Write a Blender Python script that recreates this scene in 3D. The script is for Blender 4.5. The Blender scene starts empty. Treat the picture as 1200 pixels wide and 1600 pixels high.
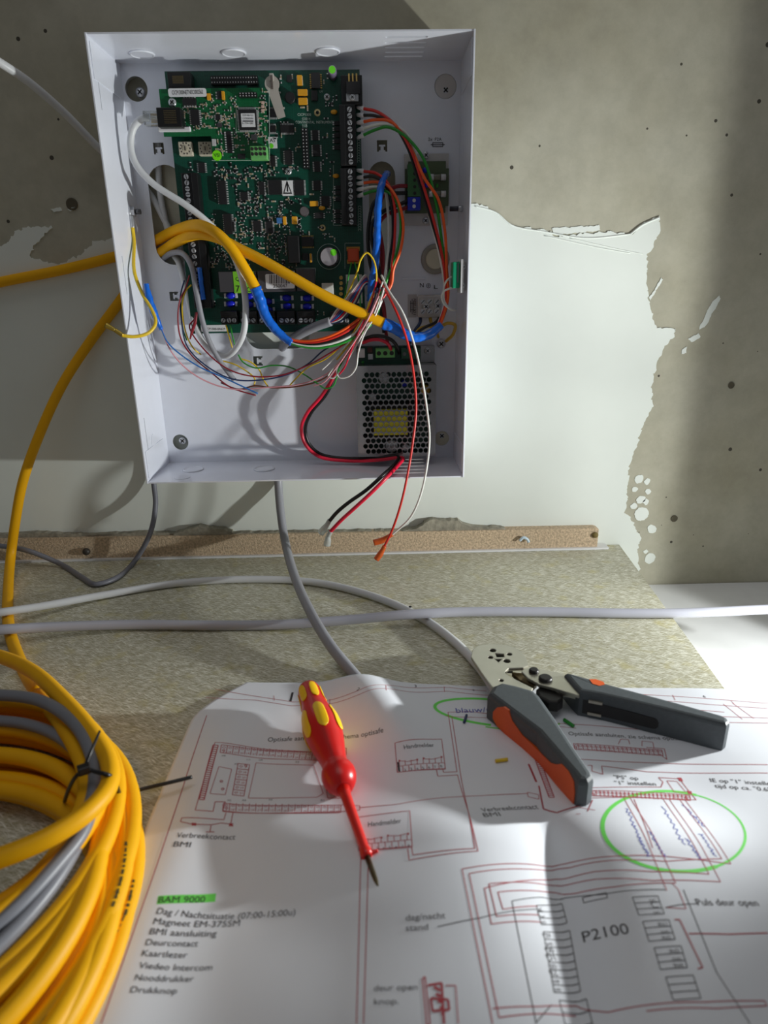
import bpy, bmesh, math, random
from mathutils import Vector, Matrix, noise
from mathutils.geometry import tessellate_polygon
random.seed(7)
sc = bpy.context.scene
COL = sc.collection

# ------------------------------------------------------------------ camera
CAM = Vector((0.06211380, -0.67515330, -0.00434446))
PITCH, YAW, ROLL, FPX = 0.33369743, -0.01883163, -0.01556221, 1032.583
_f = Vector((-math.sin(YAW)*math.cos(PITCH), math.cos(YAW)*math.cos(PITCH), -math.sin(PITCH)))
_r = Vector((math.cos(YAW), math.sin(YAW), 0)); _u = _r.cross(_f)
RIGHT = _r*math.cos(ROLL) + _u*math.sin(ROLL)
UP = -_r*math.sin(ROLL) + _u*math.cos(ROLL)
FWD = _f
cd = bpy.data.cameras.new('camera'); cam = bpy.data.objects.new('camera', cd); COL.objects.link(cam)
cd.sensor_fit = 'VERTICAL'; cd.sensor_height = 36; cd.lens = FPX*36/1600; cd.clip_start = 0.01
cd.dof.use_dof = True; cd.dof.focus_distance = 0.64; cd.dof.aperture_fstop = 9.5
cam.matrix_world = Matrix(((RIGHT.x, UP.x, -FWD.x, CAM.x), (RIGHT.y, UP.y, -FWD.y, CAM.y), (RIGHT.z, UP.z, -FWD.z, CAM.z), (0, 0, 0, 1)))
sc.camera = cam
# ------------------------------------------------------------------ light
w = bpy.data.worlds.new('world'); sc.world = w; w.use_nodes = True
w.node_tree.nodes['Background'].inputs[0].default_value = (0.93, 0.96, 1.0, 1)
w.node_tree.nodes['Background'].inputs[1].default_value = 0.105
LAMP = Vector((0.555, -0.267, -0.200))
ld = bpy.data.lights.new('work_lamp', 'POINT'); lo = bpy.data.objects.new('work_lamp', ld); COL.objects.link(lo)
ld.energy = 8.0; ld.color = (0.97, 1.0, 0.98); ld.shadow_soft_size = 0.009
lo.location = LAMP
# beam profile of the flood lamp: wide to the left, cut off by its housing on the wall side and towards the camera, warm core on the box
ld.use_nodes = True; _n = ld.node_tree.nodes; _l = ld.node_tree.links; _e = _n['Emission']
_g = _n.new('ShaderNodeNewGeometry'); _s = _n.new('ShaderNodeSeparateXYZ'); _l.new(_g.outputs['Incoming'], _s.inputs[0])
def _m(op, a, b=None, c=None):
    n = _n.new('ShaderNodeMath'); n.operation = op
    for k, x in enumerate((a, b, c)):
        if x is None: continue
        if isinstance(x, (int, float)): n.inputs[k].default_value = x
        else: _l.new(x, n.inputs[k])
    return n.outputs[0]
def _sm(x, a, b):
    n = _n.new('ShaderNodeMapRange'); n.interpolation_type = 'SMOOTHSTEP'; n.inputs['From Min'].default_value = a; n.inputs['From Max'].default_value = b; _l.new(x, n.inputs['Value']); return n.outputs['Result']
_phi = _m('ARCTAN2', _s.outputs['Y'], _m('MULTIPLY', _s.outputs['X'], -1.0)); _el = _m('ARCSINE', _s.outputs['Z'])
_edge = _m('MULTIPLY', _m('SUBTRACT', 1.0, _sm(_phi, .97, 1.11)), _sm(_phi, -.58, -.36))
_a = _m('DIVIDE', _m('SUBTRACT', _phi, .28), .42); _b2 = _m('DIVIDE', _m('SUBTRACT', _el, .32), .34)
_hot = _m('EXPONENT', _m('MULTIPLY', _m('ADD', _m('MULTIPLY', _a, _a), _m('MULTIPLY', _b2, _b2)), -1.0))
_dim = _m('SUBTRACT', 1.0, _m('MULTIPLY', .46, _m('MULTIPLY', _sm(_phi, .50, .74), _m('SUBTRACT', 1.0, _sm(_el, .25, .6)))))
_dim = _m('MULTIPLY', _dim, _m('SUBTRACT', 1.0, _m('MULTIPLY', .3, _sm(_phi, .80, .97))))
_low = _m('MULTIPLY', _m('MULTIPLY', _sm(_el, -.31, -.17), _m('SUBTRACT', 1.0, _sm(_el, -.06, .04))), _m('SUBTRACT', 1.0, _sm(_phi, -.08, .2)))
_dim = _m('MULTIPLY', _dim, _m('MULTIPLY_ADD', _low, 1.1, 1.0))
_l.new(_m('MULTIPLY', _m('MULTIPLY', _edge, _dim), _m('MULTIPLY_ADD', _hot, 1.1, 1.0)), _e.inputs['Strength'])
# weak overhead fill, added to brighten the level surfaces; no known lamp there
cl = bpy.data.lights.new('overhead_fill', 'AREA'); co_ = bpy.data.objects.new('overhead_fill', cl); COL.objects.link(co_)
cl.shape = 'RECTANGLE'; cl.size = 1.2; cl.size_y = .8; cl.energy = 3.4; cl.color = (1.0, .97, .95)
co_.location = (0.15, -0.45, 1.45); co_.rotation_euler = (math.radians(-4), 0, 0)
sc.cycles.diffuse_bounces = 8; sc.cycles.max_bounces = 14
vs = sc.view_settings
sc.display_settings.display_device = 'sRGB'
vs.view_transform = 'Standard'; vs.look = 'None'; vs.exposure = 0.0; vs.gamma = 1.0; vs.use_curve_mapping = False

# ------------------------------------------------------------------ geometry helpers
WALL, ZT, ZW = 0.012, -0.28683, -0.338        # wall face, top of the board, top of the white worktop
BX, BZ, BD = 0.15, 0.18, 0.07245              # enclosure half width, half height, depth
def ray(u, v): return FWD + RIGHT*((u-600)/FPX) - UP*((v-800)/FPX)
def Y(u, v, y=0.0): d = ray(u, v); return CAM + d*((y-CAM.y)/d.y)
def Z(u, v, z=0.0): d = ray(u, v); return CAM + d*((ZT+z-CAM.z)/d.z)
def ZA(u, v, z): d = ray(u, v); return CAM + d*((z-CAM.z)/d.z)
def XA(u, v, x): d = ray(u, v); return CAM + d*((x-CAM.x)/d.x)

def lin(c): return tuple((x/255/12.92 if x/255 <= .04045 else ((x/255+.055)/1.055)**2.4) for x in c)
MATS = {}
def mat(name, rgb, rough=.5, metal=0., var=.06, vscale=60., bump=0., bscale=200., trans=0., coat=0., alpha=1., spec=.5):
    if name in MATS: return MATS[name]
    m = bpy.data.materials.new(name); m.use_nodes = True; MATS[name] = m
    nt = m.node_tree; N = nt.nodes; L = nt.links; p = N['Principled BSDF']
    c = lin(rgb)
    tc = N.new('ShaderNodeTexCoord'); nz = N.new('ShaderNodeTexNoise'); nz.inputs['Scale'].default_value = vscale; nz.inputs['Detail'].default_value = 4
    L.new(tc.outputs['Object'], nz.inputs['Vector'])
    rp = N.new('ShaderNodeValToRGB'); rp.color_ramp.elements[0].position = .3; rp.color_ramp.elements[1].position = .7
    rp.color_ramp.elements[0].color = (*[max(0, x*(1-var)) for x in c], 1); rp.color_ramp.elements[1].color = (*[min(1, x*(1+var)) for x in c], 1)
    L.new(nz.outputs['Fac'], rp.inputs['Fac']); L.new(rp.outputs['Color'], p.inputs['Base Color'])
    p.inputs['Roughness'].default_value = rough; p.inputs['Metallic'].default_value = metal
    p.inputs['Transmission Weight'].default_value = trans; p.inputs['Coat Weight'].default_value = coat
    p.inputs['Alpha'].default_value = alpha; p.inputs['Specular IOR Level'].default_value = spec
    if bump:
        b = N.new('ShaderNodeBump'); b.inputs['Strength'].default_value = bump; b.inputs['Distance'].default_value = .001
        n2 = N.new('ShaderNodeTexNoise'); n2.inputs['Scale'].default_value = bscale; n2.inputs['Detail'].default_value = 6
        L.new(tc.outputs['Object'], n2.inputs['Vector']); L.new(n2.outputs['Fac'], b.inputs['Height']); L.new(b.outputs['Normal'], p.inputs['Normal'])
    return m

class B:
    """collects shapes in world coordinates for one mesh"""
    def __init__(s): s.bm = bmesh.new(); s.i = 0
    def mi(s, i): s.i = i; return s
    def _faces(s, fs, smooth=False):
        for f in fs: f.material_index = s.i; f.smooth = smooth
    def poly(s, pts):
        f = s.bm.faces.new([s.bm.verts.new(p) for p in pts]); s._faces([f]); return s
    def box(s, x0, x1, y0, y1, z0, z1, bev=0.0, M=None):
        x0, x1 = sorted((x0, x1)); y0, y1 = sorted((y0, y1)); z0, z1 = sorted((z0, z1))
        t = bmesh.new(); bmesh.ops.create_cube(t, size=1)
        bmesh.ops.scale(t, vec=(x1-x0, y1-y0, z1-z0), verts=t.verts)
        if bev: bmesh.ops.bevel(t, geom=t.edges[:], offset=min(bev, .45*min(x1-x0, y1-y0, z1-z0)), segments=2, profile=.5, affect='EDGES')
        bmesh.ops.translate(t, vec=((x0+x1)/2, (y0+y1)/2, (z0+z1)/2), verts=t.verts)
        return s._merge(t, M)
    def _merge(s, t, M=None, smooth=None):
        mp = {}
        for v in t.verts: mp[v] = s.bm.verts.new(M @ v.co if M else v.co)
        for f in t.faces:
            try:
                g = s.bm.faces.new([mp[v] for v in f.verts]); g.material_index = s.i; g.smooth = f.smooth if smooth is None else smooth
            except ValueError: pass
        t.free(); return s
    def lathe(s, p0, p1, prof, seg=20, smooth=True, caps=True):
        """prof: (distance along p0->p1 in metres, radius)"""
        ax = (p1-p0).normalized(); a = ax.orthogonal().normalized(); b = ax.cross(a)
        rings = []
        for t, r in prof:
            rings.append([s.bm.verts.new(p0+ax*t+(a*math.cos(2*math.pi*k/seg)+b*math.sin(2*math.pi*k/seg))*r) for k in range(seg)])
        fs = []
        for r0, r1 in zip(rings, rings[1:]):
            for k in range(seg): fs.append(s.bm.faces.new((r0[k], r0[(k+1) % seg], r1[(k+1) % seg], r1[k])))
        s._faces(fs, smooth)
        if caps: s._faces([s.bm.faces.new(rings[0][::-1]), s.bm.faces.new(rings[-1])])
        return s
    def cyl(s, c, d, r, h, seg=20, bev=0.0):
        d = d.normalized()
        pr = [(0, r), (h-bev, r), (h, r-bev)] if bev else [(0, r), (h, r)]
        return s.lathe(c, c+d*h, pr, seg, smooth=seg > 8)
    def ball(s, c, rx, ry, rz, sub=2):
        t = bmesh.new(); bmesh.ops.create_icosphere(t, subdivisions=sub, radius=1)
        for v in t.verts: v.co = Vector((c.x+v.co.x*rx, c.y+v.co.y*ry, c.z+v.co.z*rz))
        return s._merge(t, None, True)
    def tube(s, pts, r, seg=10, res=8, closed=False, rough=0.0, stripe=None):
        P, Rr = smooth_path(pts, r, res, closed)
        n = len(P); T = []
        for i in range(n):
            a = P[(i-1) % n] if closed or i else P[0]; b = P[(i+1) % n] if closed or i < n-1 else P[-1]
            T.append((b-a).normalized())
        nr = T[0].orthogonal().normalized(); rings = []
        for i in range(n):
            nr = (nr-T[i]*nr.dot(T[i])).normalized(); bn = T[i].cross(nr)
            ring = []
            for k in range(seg):
                an = 2*math.pi*k/seg; q = nr*math.cos(an)+bn*math.sin(an)
                rr = Rr[i]
                if rough: rr *= 1+rough*noise.noise((P[i]+q*rr)*260)
                ring.append(s.bm.verts.new(P[i]+q*rr))
            rings.append(ring)
        fs = []
        for i in range(n if closed else n-1):
            r0, r1 = rings[i], rings[(i+1) % n]
            for k in range(seg): fs.append(s.bm.faces.new((r0[k], r0[(k+1) % seg], r1[(k+1) % seg], r1[k])))
        s._faces(fs, True)
        if stripe:
            for j, f in enumerate(fs): f.material_index = 1 if (j % seg) in stripe else 0
        if not closed: s._faces([s.bm.faces.new(rings[0][::-1]), s.bm.faces.new(rings[-1])])
        return s
    def prism(s, pts, vec):
        """closed planar outline pushed along vec"""
        a = [s.bm.verts.new(p) for p in pts]; b = [s.bm.verts.new(p+vec) for p in pts]
        fs = []
        n = len(pts)
        for t in tessellate_polygon([pts]):
            fs.append(s.bm.faces.new([a[i] for i in t])); fs.append(s.bm.faces.new([b[i] for i in reversed(t)]))
        for k in range(n): fs.append(s.bm.faces.new((a[k], a[(k+1) % n], b[(k+1) % n], b[k])))
        s._faces(fs); return s

def smooth_path(pts, r, res=8, closed=False):
    n = len(pts); R = [r]*n if not isinstance(r, (list, tuple)) else list(r)
    P, Q = [], []
    segs = n if closed else n-1
    for i in range(segs):
        g = (lambda j: j % n) if closed else (lambda j: max(0, min(n-1, j)))
        p0, p1, p2, p3 = (pts[g(i+k)] for k in (-1, 0, 1, 2)); a, b = R[g(i)], R[g(i+1)]
        # centripetal-ish catmull-rom
        d01 = max((p1-p0).length, 1e-6)**.5; d12 = max((p2-p1).length, 1e-6)**.5; d23 = max((p3-p2).length, 1e-6)**.5
        m1 = ((p1-p0)/d01-(p2-p0)/(d01+d12)+(p2-p1)/d12)*d12
        m2 = ((p2-p1)/d12-(p3-p1)/(d12+d23)+(p3-p2)/d23)*d12
        if not closed and i == 0: m1 = (p2-p1)
        if not closed and i == segs-1: m2 = (p2-p1)
        for k in range(res):
            t = k/res; t2, t3 = t*t, t*t*t
            P.append(p1*(2*t3-3*t2+1)+m1*(t3-2*t2+t)+p2*(-2*t3+3*t2)+m2*(t3-t2)); Q.append(a+(b-a)*t)
    if not closed: P.append(pts[-1].copy()); Q.append(R[-1])
    return P, Q

def rootof(o):
    while o.parent: o = o.parent
    return o
def link(name, b, mats, parent=None, norm=True):
    """one mesh object; children keep the thing's origin"""
    bm = b.bm if isinstance(b, B) else b
    if norm: bmesh.ops.recalc_face_normals(bm, faces=bm.faces)
    if parent: org = Vector(rootof(parent)['org'])
    else:
        xs = [v.co for v in bm.verts]; lo_ = Vector([min(c[i] for c in xs) for i in range(3)]); hi = Vector([max(c[i] for c in xs) for i in range(3)])
        org = Vector(((lo_.x+hi.x)/2, (lo_.y+hi.y)/2, lo_.z))
    bmesh.ops.translate(bm, vec=-org, verts=bm.verts)
    me = bpy.data.meshes.new(name); bm.to_mesh(me); bm.free()
    for m in (mats if isinstance(mats, (list, tuple)) else [mats]): me.materials.append(m)
    o = bpy.data.objects.new(name, me); COL.objects.link(o)
    if parent: o.parent = parent
    else: o.location = org; o['org'] = tuple(org)
    return o
def thing(name, label, cat, loc, group=None):
    o = bpy.data.objects.new(name, None); COL.objects.link(o); o.location = loc; o['org'] = tuple(loc); o.empty_display_size = .01
    return tag(o, label, cat, group)
def tag(o, label=None, cat=None, group=None, kind=None):
    if label: o['label'] = label
    if cat: o['category'] = cat
    if group: o['group'] = group
    if kind: o['kind'] = kind
    return o
def plate(loops, thick, M):
    """flat sheet with real holes: loops of 2D points (first outline, then holes), centred on local z=0"""
    cu = bpy.data.curves.new('sheet', 'CURVE'); cu.dimensions = '2D'; cu.fill_mode = 'BOTH'; cu.extrude = thick/2
    for lp in loops:
        sp = cu.splines.new('POLY'); sp.points.add(len(lp)-1); sp.use_cyclic_u = True
        for q, p in zip(sp.points, lp): q.co = (p[0], p[1], 0, 1)
    o = bpy.data.objects.new('sheet', cu); COL.objects.link(o)
    dg = bpy.context.evaluated_depsgraph_get(); me = bpy.data.meshes.new_from_object(o.evaluated_get(dg))
    bpy.data.objects.remove(o); bpy.data.curves.remove(cu)
    b = B(); b.bm.from_mesh(me); bpy.data.meshes.remove(me)
    bmesh.ops.remove_doubles(b.bm, verts=b.bm.verts, dist=1e-6)
    b.bm.transform(M)
    for f in b.bm.faces: f.smooth = False
    return b
MW = lambda y: Matrix(((1, 0, 0, 0), (0, 0, -1, y), (0, 1, 0, 0), (0, 0, 0, 1)))   # local (x, y) -> world (x, z) at depth y
MH = lambda z: Matrix.Translation((0, 0, z))                                          # local (x, y) -> world (x, y) at height z
MX = lambda x: Matrix(((0, 0, 1, x), (1, 0, 0, 0), (0, 1, 0, 0), (0, 0, 0, 1)))    # local (x, y) -> world (y, z) at x
def circ(cx, cy, r, n=24, ry=None): return [(cx+r*math.cos(2*math.pi*k/n), cy+(ry or r)*math.sin(2*math.pi*k/n)) for k in range(n)]
def obround(x0, x1, y0, y1, n=10):
    if (x1-x0) < (y1-y0):
        r = (x1-x0)/2; cx = (x0+x1)/2
        return [(cx+r*math.cos(math.pi*k/n), y1-r+r*math.sin(math.pi*k/n)) for k in range(n+1)] + [(cx-r*math.cos(math.pi*k/n), y0+r-r*math.sin(math.pi*k/n)) for k in range(n+1)]
    r = (y1-y0)/2; cy = (y0+y1)/2
    return [(x1-r+r*math.sin(math.pi*k/n), cy+r*math.cos(math.pi*k/n)) for k in range(n+1)] + [(x0+r-r*math.sin(math.pi*k/n), cy-r*math.cos(math.pi*k/n)) for k in range(n+1)]
def rect(x0, x1, y0, y1): return [(x0, y0), (x1, y0), (x1, y1), (x0, y1)]
def rrect(x0, x1, y0, y1, r, n=4):
    o = []
    for cx, cy, a0 in ((x1-r, y1-r, 0), (x0+r, y1-r, 90), (x0+r, y0+r, 180), (x1-r, y0+r, 270)):
        for k in range(n+1):
            a = math.radians(a0+90*k/n); o.append((cx+r*math.cos(a), cy+r*math.sin(a)))
    return o
_glyph = {}
def text_bm(s):
    """font outline as triangles, unit size; returns (verts, faces, width)"""
    if s in _glyph: return _glyph[s]
    cu = bpy.data.curves.new('t', 'FONT'); cu.body = s; cu.size = 1; cu.resolution_u = 3
    o = bpy.data.objects.new('t', cu); COL.objects.link(o)
    dg = bpy.context.evaluated_depsgraph_get(); me = bpy.data.meshes.new_from_object(o.evaluated_get(dg))
    bpy.data.objects.remove(o); bpy.data.curves.remove(cu)
    vs_ = [(v.co.x, v.co.y) for v in me.vertices]; fs = [tuple(p.vertices) for p in me.polygons]; bpy.data.meshes.remove(me)
    x0 = min(v[0] for v in vs_); x1 = max(v[0] for v in vs_); vs_ = [(x-x0, y) for x, y in vs_]
    _glyph[s] = (vs_, fs, x1-x0); return _glyph[s]
def add_text(b, s, p0, p1, up, height=None):
    """lettering from p0 to p1 along the baseline, letters towards up"""
    v, f, w_ = text_bm(s); d = p1-p0; k = d.length/w_; ku = k if height is None else height/.73
    vv = [b.bm.verts.new(p0+d*(x/w_)+up*(y*ku)) for x, y in v]
    for q in f:
        try: g = b.bm.faces.new([vv[i] for i in q]); g.material_index = b.i
        except ValueError: pass
YV = Vector((0, -1, 0)); ZV = Vector((0, 0, 1)); XV = Vector((1, 0, 0))
# ------------------------------------------------------------------ materials of the setting
def concrete():
    m = bpy.data.materials.new('bare_concrete'); m.use_nodes = True; nt = m.node_tree; N = nt.nodes; L = nt.links; p = N['Principled BSDF']
    tc = N.new('ShaderNodeTexCoord')
    def nz(scale, det, rough=.55):
        n = N.new('ShaderNodeTexNoise'); n.inputs['Scale'].default_value = scale; n.inputs['Detail'].default_value = det; n.inputs['Roughness'].default_value = rough
        L.new(tc.outputs['Object'], n.inputs['Vector']); return n
    n1, n2 = nz(7, 8, .62), nz(45, 9, .7)
    r1 = N.new('ShaderNodeValToRGB'); e = r1.color_ramp.elements
    e[0].position = .3; e[0].color = (*lin((164, 159, 138)), 1); e[1].position = .72; e[1].color = (*lin((188, 185, 168)), 1)
    L.new(n1.outputs['Fac'], r1.inputs['Fac'])
    r2 = N.new('ShaderNodeValToRGB'); e = r2.color_ramp.elements
    e[0].position = .33; e[0].color = (.86, .86, .86, 1); e[1].position = .62; e[1].color = (1.04, 1.04, 1.04, 1)
    L.new(n2.outputs['Fac'], r2.inputs['Fac'])
    mx = N.new('ShaderNodeMix'); mx.data_type = 'RGBA'; mx.blend_type = 'MULTIPLY'; mx.inputs['Factor'].default_value = .8
    L.new(r1.outputs['Color'], mx.inputs['A']); L.new(r2.outputs['Color'], mx.inputs['B'])
    # pin holes left by air bubbles
    vo = N.new('ShaderNodeTexVoronoi'); vo.inputs['Scale'].default_value = 80; L.new(tc.outputs['Object'], vo.inputs['Vector'])
    cr = N.new('ShaderNodeMath'); cr.operation = 'MULTIPLY_ADD'; sx = N.new('ShaderNodeSeparateColor'); L.new(vo.outputs['Color'], sx.inputs['Color'])
    cr.inputs[1].default_value = .80; cr.inputs[2].default_value = -.635; L.new(sx.outputs['Red'], cr.inputs[0])
    lt = N.new('ShaderNodeMath'); lt.operation = 'LESS_THAN'; L.new(vo.outputs['Distance'], lt.inputs[0]); L.new(cr.outputs[0], lt.inputs[1])
    m2 = N.new('ShaderNodeMix'); m2.data_type = 'RGBA'; L.new(lt.outputs[0], m2.inputs['Factor']); L.new(mx.outputs['Result'], m2.inputs['A']); m2.inputs['B'].default_value = (*lin((70, 66, 56)), 1)
    L.new(m2.outputs['Result'], p.inputs['Base Color']); p.inputs['Roughness'].default_value = .8
    b = N.new('ShaderNodeBump'); b.inputs['Strength'].default_value = .25; b.inputs['Distance'].default_value = .0006; L.new(n2.outputs['Fac'], b.inputs['Height']); L.new(b.outputs['Normal'], p.inputs['Normal'])
    return m
M_CONC = concrete()
M_PLAST = mat('white_plaster', (226, 231, 224), .75, var=.025, vscale=14, bump=.12, bscale=30)
M_WHITE = mat('white_laminate', (226, 227, 228), .35, var=.02)
M_SKIRT = mat('grey_mortar', (150, 145, 130), .9, var=.3, vscale=120, bump=.7, bscale=300)

def fibre():
    m = bpy.data.materials.new('fibre_facing'); m.use_nodes = True; nt = m.node_tree; N = nt.nodes; L = nt.links; p = N['Principled BSDF']
    tc = N.new('ShaderNodeTexCoord'); outs = []
    for rot, sc_, seed in ((14, (110, 1150, 60), 0), (-28, (120, 1250, 60), 5), (40, (110, 1300, 60), 9), (22, (100, 1200, 60), 14)):
        mp = N.new('ShaderNodeMapping'); mp.inputs['Rotation'].default_value = (0, 0, math.radians(rot)); mp.inputs['Location'].default_value = (seed, seed, 0); mp.inputs['Scale'].default_value = sc_
        mp.vector_type = 'TEXTURE' if False else 'POINT'
        rt = N.new('ShaderNodeVectorRotate'); rt.rotation_type = 'Z_AXIS'; rt.inputs['Angle'].default_value = math.radians(rot)
        ml = N.new('ShaderNodeVectorMath'); ml.operation = 'MULTIPLY'; ml.inputs[1].default_value = sc_
        L.new(tc.outputs['Object'], rt.inputs['Vector']); L.new(rt.outputs['Vector'], ml.inputs[0]); N.remove(mp)
        n = N.new('ShaderNodeTexNoise'); n.inputs['Scale'].default_value = 1.0; n.inputs['Detail'].default_value = 2; L.new(ml.outputs['Vector'], n.inputs['Vector'])
        outs.append(n.outputs['Fac'])
    mxs = outs[0]
    for o in outs[1:]:
        q = N.new('ShaderNodeMath'); q.operation = 'MAXIMUM'; L.new(mxs, q.inputs[0]); L.new(o, q.inputs[1]); mxs = q.outputs[0]
    r = N.new('ShaderNodeValToRGB'); e = r.color_ramp.elements
    e[0].position = .52; e[0].color = (*lin((160, 155, 126)), 1); e[1].position = .74; e[1].color = (*lin((246, 246, 234)), 1)
    L.new(mxs, r.inputs['Fac'])
    n3 = N.new('ShaderNodeTexNoise'); n3.inputs['Scale'].default_value = 55; n3.inputs['Detail'].default_value = 3; L.new(tc.outputs['Object'], n3.inputs['Vector'])
    r3 = N.new('ShaderNodeValToRGB'); r3.color_ramp.elements[0].position = .56; r3.color_ramp.elements[1].position = .76
    r3.color_ramp.elements[0].color = (0, 0, 0, 1); r3.color_ramp.elements[1].color = (.55, .55, .55, 1); L.new(n3.outputs['Fac'], r3.inputs['Fac'])
    mx = N.new('ShaderNodeMix'); mx.data_type = 'RGBA'; L.new(r3.outputs['Color'], mx.inputs['Factor']); L.new(r.outputs['Color'], mx.inputs['A']); mx.inputs['B'].default_value = (*lin((196, 186, 120)), 1)
    L.new(mx.outputs['Result'], p.inputs['Base Color']); p.inputs['Roughness'].default_value = .55
    b = N.new('ShaderNodeBump'); b.inputs['Strength'].default_value = .5; b.inputs['Distance'].default_value = .0005; L.new(mxs, b.inputs['Height']); L.new(b.outputs['Normal'], p.inputs['Normal'])
    return m
M_FIB = fibre()

# ------------------------------------------------------------------ wall, plaster, worktop, board
tag(link('wall_back', B().box(-1.5, 1.5, WALL, WALL+.12, ZW-.5, 1.3), M_CONC), kind='structure')
def jag(pts, amp, step=.004):
    out = []
    for i, p in enumerate(pts):
        q = pts[(i+1) % len(pts)]; n = max(1, int(((q[0]-p[0])**2+(q[1]-p[1])**2)**.5/step))
        for k in range(n):
            t = k/n; x, z = p[0]+(q[0]-p[0])*t, p[1]+(q[1]-p[1])*t
            h = noise.noise_vector(Vector((x*110, z*110, 3)))*amp+noise.noise_vector(Vector((x*360, z*360, 9)))*amp*.7+noise.noise_vector(Vector((x*900, z*900, 5)))*amp*.35
            out.append((x+h.x, z+h.y))
    return out
def wpx(l): return [(q.x, q.z) for q in (Y(u, v, WALL) for u, v in l)]
pl_main = wpx([(-160, 392), (5, 388), (22, 366), (25, 356), (82, 355), (62, 372), (46, 398), (60, 406), (86, 411), (102, 412), (130, 395), (150, 379), (180, 375), (300, 372), (640, 330),
    (738, 319), (760, 324), (780, 336), (794, 353), (850, 359), (868, 368), (930, 364), (990, 365), (1006, 347), (1031, 338), (1031, 356), (1026, 372), (1012, 394), (1010, 439), (1015, 484), (1024, 512), (1056, 513),
    (1048, 530), (1040, 538), (1027, 568), (1015, 613), (1020, 636), (1006, 656), (996, 692), (985, 720), (980, 760), (977, 799), (990, 819), (999, 838), (998, 900), (975, 905), (-160, 1010)])
isl = [wpx(l) for l in ([(1123, 463), (1108, 480), (1095, 505), (1092, 516), (1100, 512), (1113, 490), (1125, 468)], [(1076, 530), (1090, 521), (1094, 526), (1080, 535)], [(1066, 546), (1074, 542), (1072, 552), (1064, 553)],
    [(1033, 434), (1036, 436), (1022, 458), (1016, 470), (1014, 466)], [(862, 357), (905, 354), (936, 353), (938, 360), (900, 364), (866, 366)], [(80, 327), (95, 324), (98, 330), (84, 332)], [(107, 327), (118, 323), (121, 329), (110, 330)])]
for u, v, r in ((998, 748, 7), (1011, 752, 5), (992, 764, 5), (1012, 768, 5), (1001, 781, 7), (1009, 784, 5), (1002, 803, 12), (990, 790, 5), (1018, 826, 8), (1015, 872, 9), (1008, 862, 4)):
    c = Y(u, v, WALL); k = r/1480
    isl.append(circ(c.x, c.z, k, 12))
bb = plate([jag(pl_main, .0030, .0018)], .0012, MW(WALL-.0004))
for lp in isl: 
    b2 = plate([jag(lp, .0013, .0012)], .0008, MW(WALL-.0003)); bb._merge(b2.bm)
tag(link('wall_plaster', bb, M_PLAST), kind='structure')
# torn upper lip of the plaster coat
b = B()
for pts, r in (([(742, 322), (775, 332), (800, 352), (850, 362), (915, 372), (985, 366)], .0007), ([(985, 366), (1003, 352), (1030, 340)], .0009), ([(850, 368), (930, 386), (985, 396)], .0005), ([(890, 372), (960, 388), (1004, 397)], .0004)):
    b.tube([Y(u, v, WALL-.001) for u, v in pts], r, 8)
tag(link('wall_plaster_ridge', b, M_PLAST), kind='structure')

tag(link('worktop', B().box(-1.2, 1.2, -1.0, WALL-.0005, ZW-.03, ZW, .001), M_WHITE), 'white glossy worktop under the fibre board, bare at the right edge', 'worktop')
e0, e1 = Z(965, 848), Z(1135, 1080)
def xedge(y): return e0.x+(e1.x-e0.x)*(y-e0.y)/(e1.y-e0.y)
pts = [Vector((-.9, WALL-.002, ZW+.0002)), Vector((xedge(WALL), WALL-.002, ZW+.0002)), Vector((xedge(-.62), -.62, ZW+.0002)), Vector((-.9, -.62, ZW+.0002))]
tag(link('fibre_board', B().prism(pts, Vector((0, 0, ZT-ZW-.0002))), M_FIB), 'yellowish grey fibre-faced insulation board lying on the white worktop', 'board')

# chipboard strip along the wall
M_CHIP = mat('chipboard_edge', (196, 174, 146), .9, var=.35, vscale=420, bump=.8, bscale=700)
strip = thing('chipboard_strip', 'raw chipboard strip along the foot of the white plaster', 'wood strip', Vector((0, 0, ZT)))
a, c = Y(-160, 845, 0), Y(936, 823, 0)
zs = lambda x, za, zb: za+(zb-za)*(x-a.x)/(c.x-a.x)
x0, x1 = a.x, c.x
zt0, zt1 = Y(0, 842, 0).z, Y(936, 827, 0).z
pts = [Vector((x0, 0.000, ZT+.0022)), Vector((x1, 0.000, ZT+.0022)), Vector((x1, 0.000, zt1)), Vector((x1-.004, 0, zt1+.0012)), Vector((x0, 0.000, zt0))]
link('strip_body', B().prism(pts, Vector((0, WALL-.001, 0))), M_CHIP, strip)
link('laminate_edge', B().box(x0, x1+.012, -.0035, WALL-.002, ZT+.0002, ZT+.0022), M_WHITE, strip)
# grey mortar left over on top of the strip, ragged upper outline
def ragged(px, yv, dep, amp):
    pts = [(Y(u, v, yv).x, Y(u, v, yv).z) for u, v in px]
    return plate([jag(pts, amp, .003)], dep, MW(yv+dep/2))
b = ragged([(-160, 842), (0, 836), (60, 833), (140, 836), (220, 832), (300, 834), (420, 832), (560, 830), (640, 829), (640, 838), (420, 841), (200, 845), (-160, 850)], .0035, .008, .0010)
tag(link('mortar_bead', b, M_SKIRT, strip), 'grey mortar bead')
b = ragged([(588, 836), (630, 830), (652, 826), (664, 818), (672, 812), (700, 814), (716, 813), (724, 819), (742, 824), (780, 825), (800, 829), (800, 834), (590, 842)], .0015, .010, .0012)
tag(link('mortar_lump', b, M_SKIRT), 'lumpy grey mortar residue on the strip right of the orange terminals', 'mortar')
b = ragged([(272, 834), (290, 828), (310, 823), (325, 826), (345, 826), (362, 832), (362, 838), (272, 841)], .0015, .010, .0012)
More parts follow.
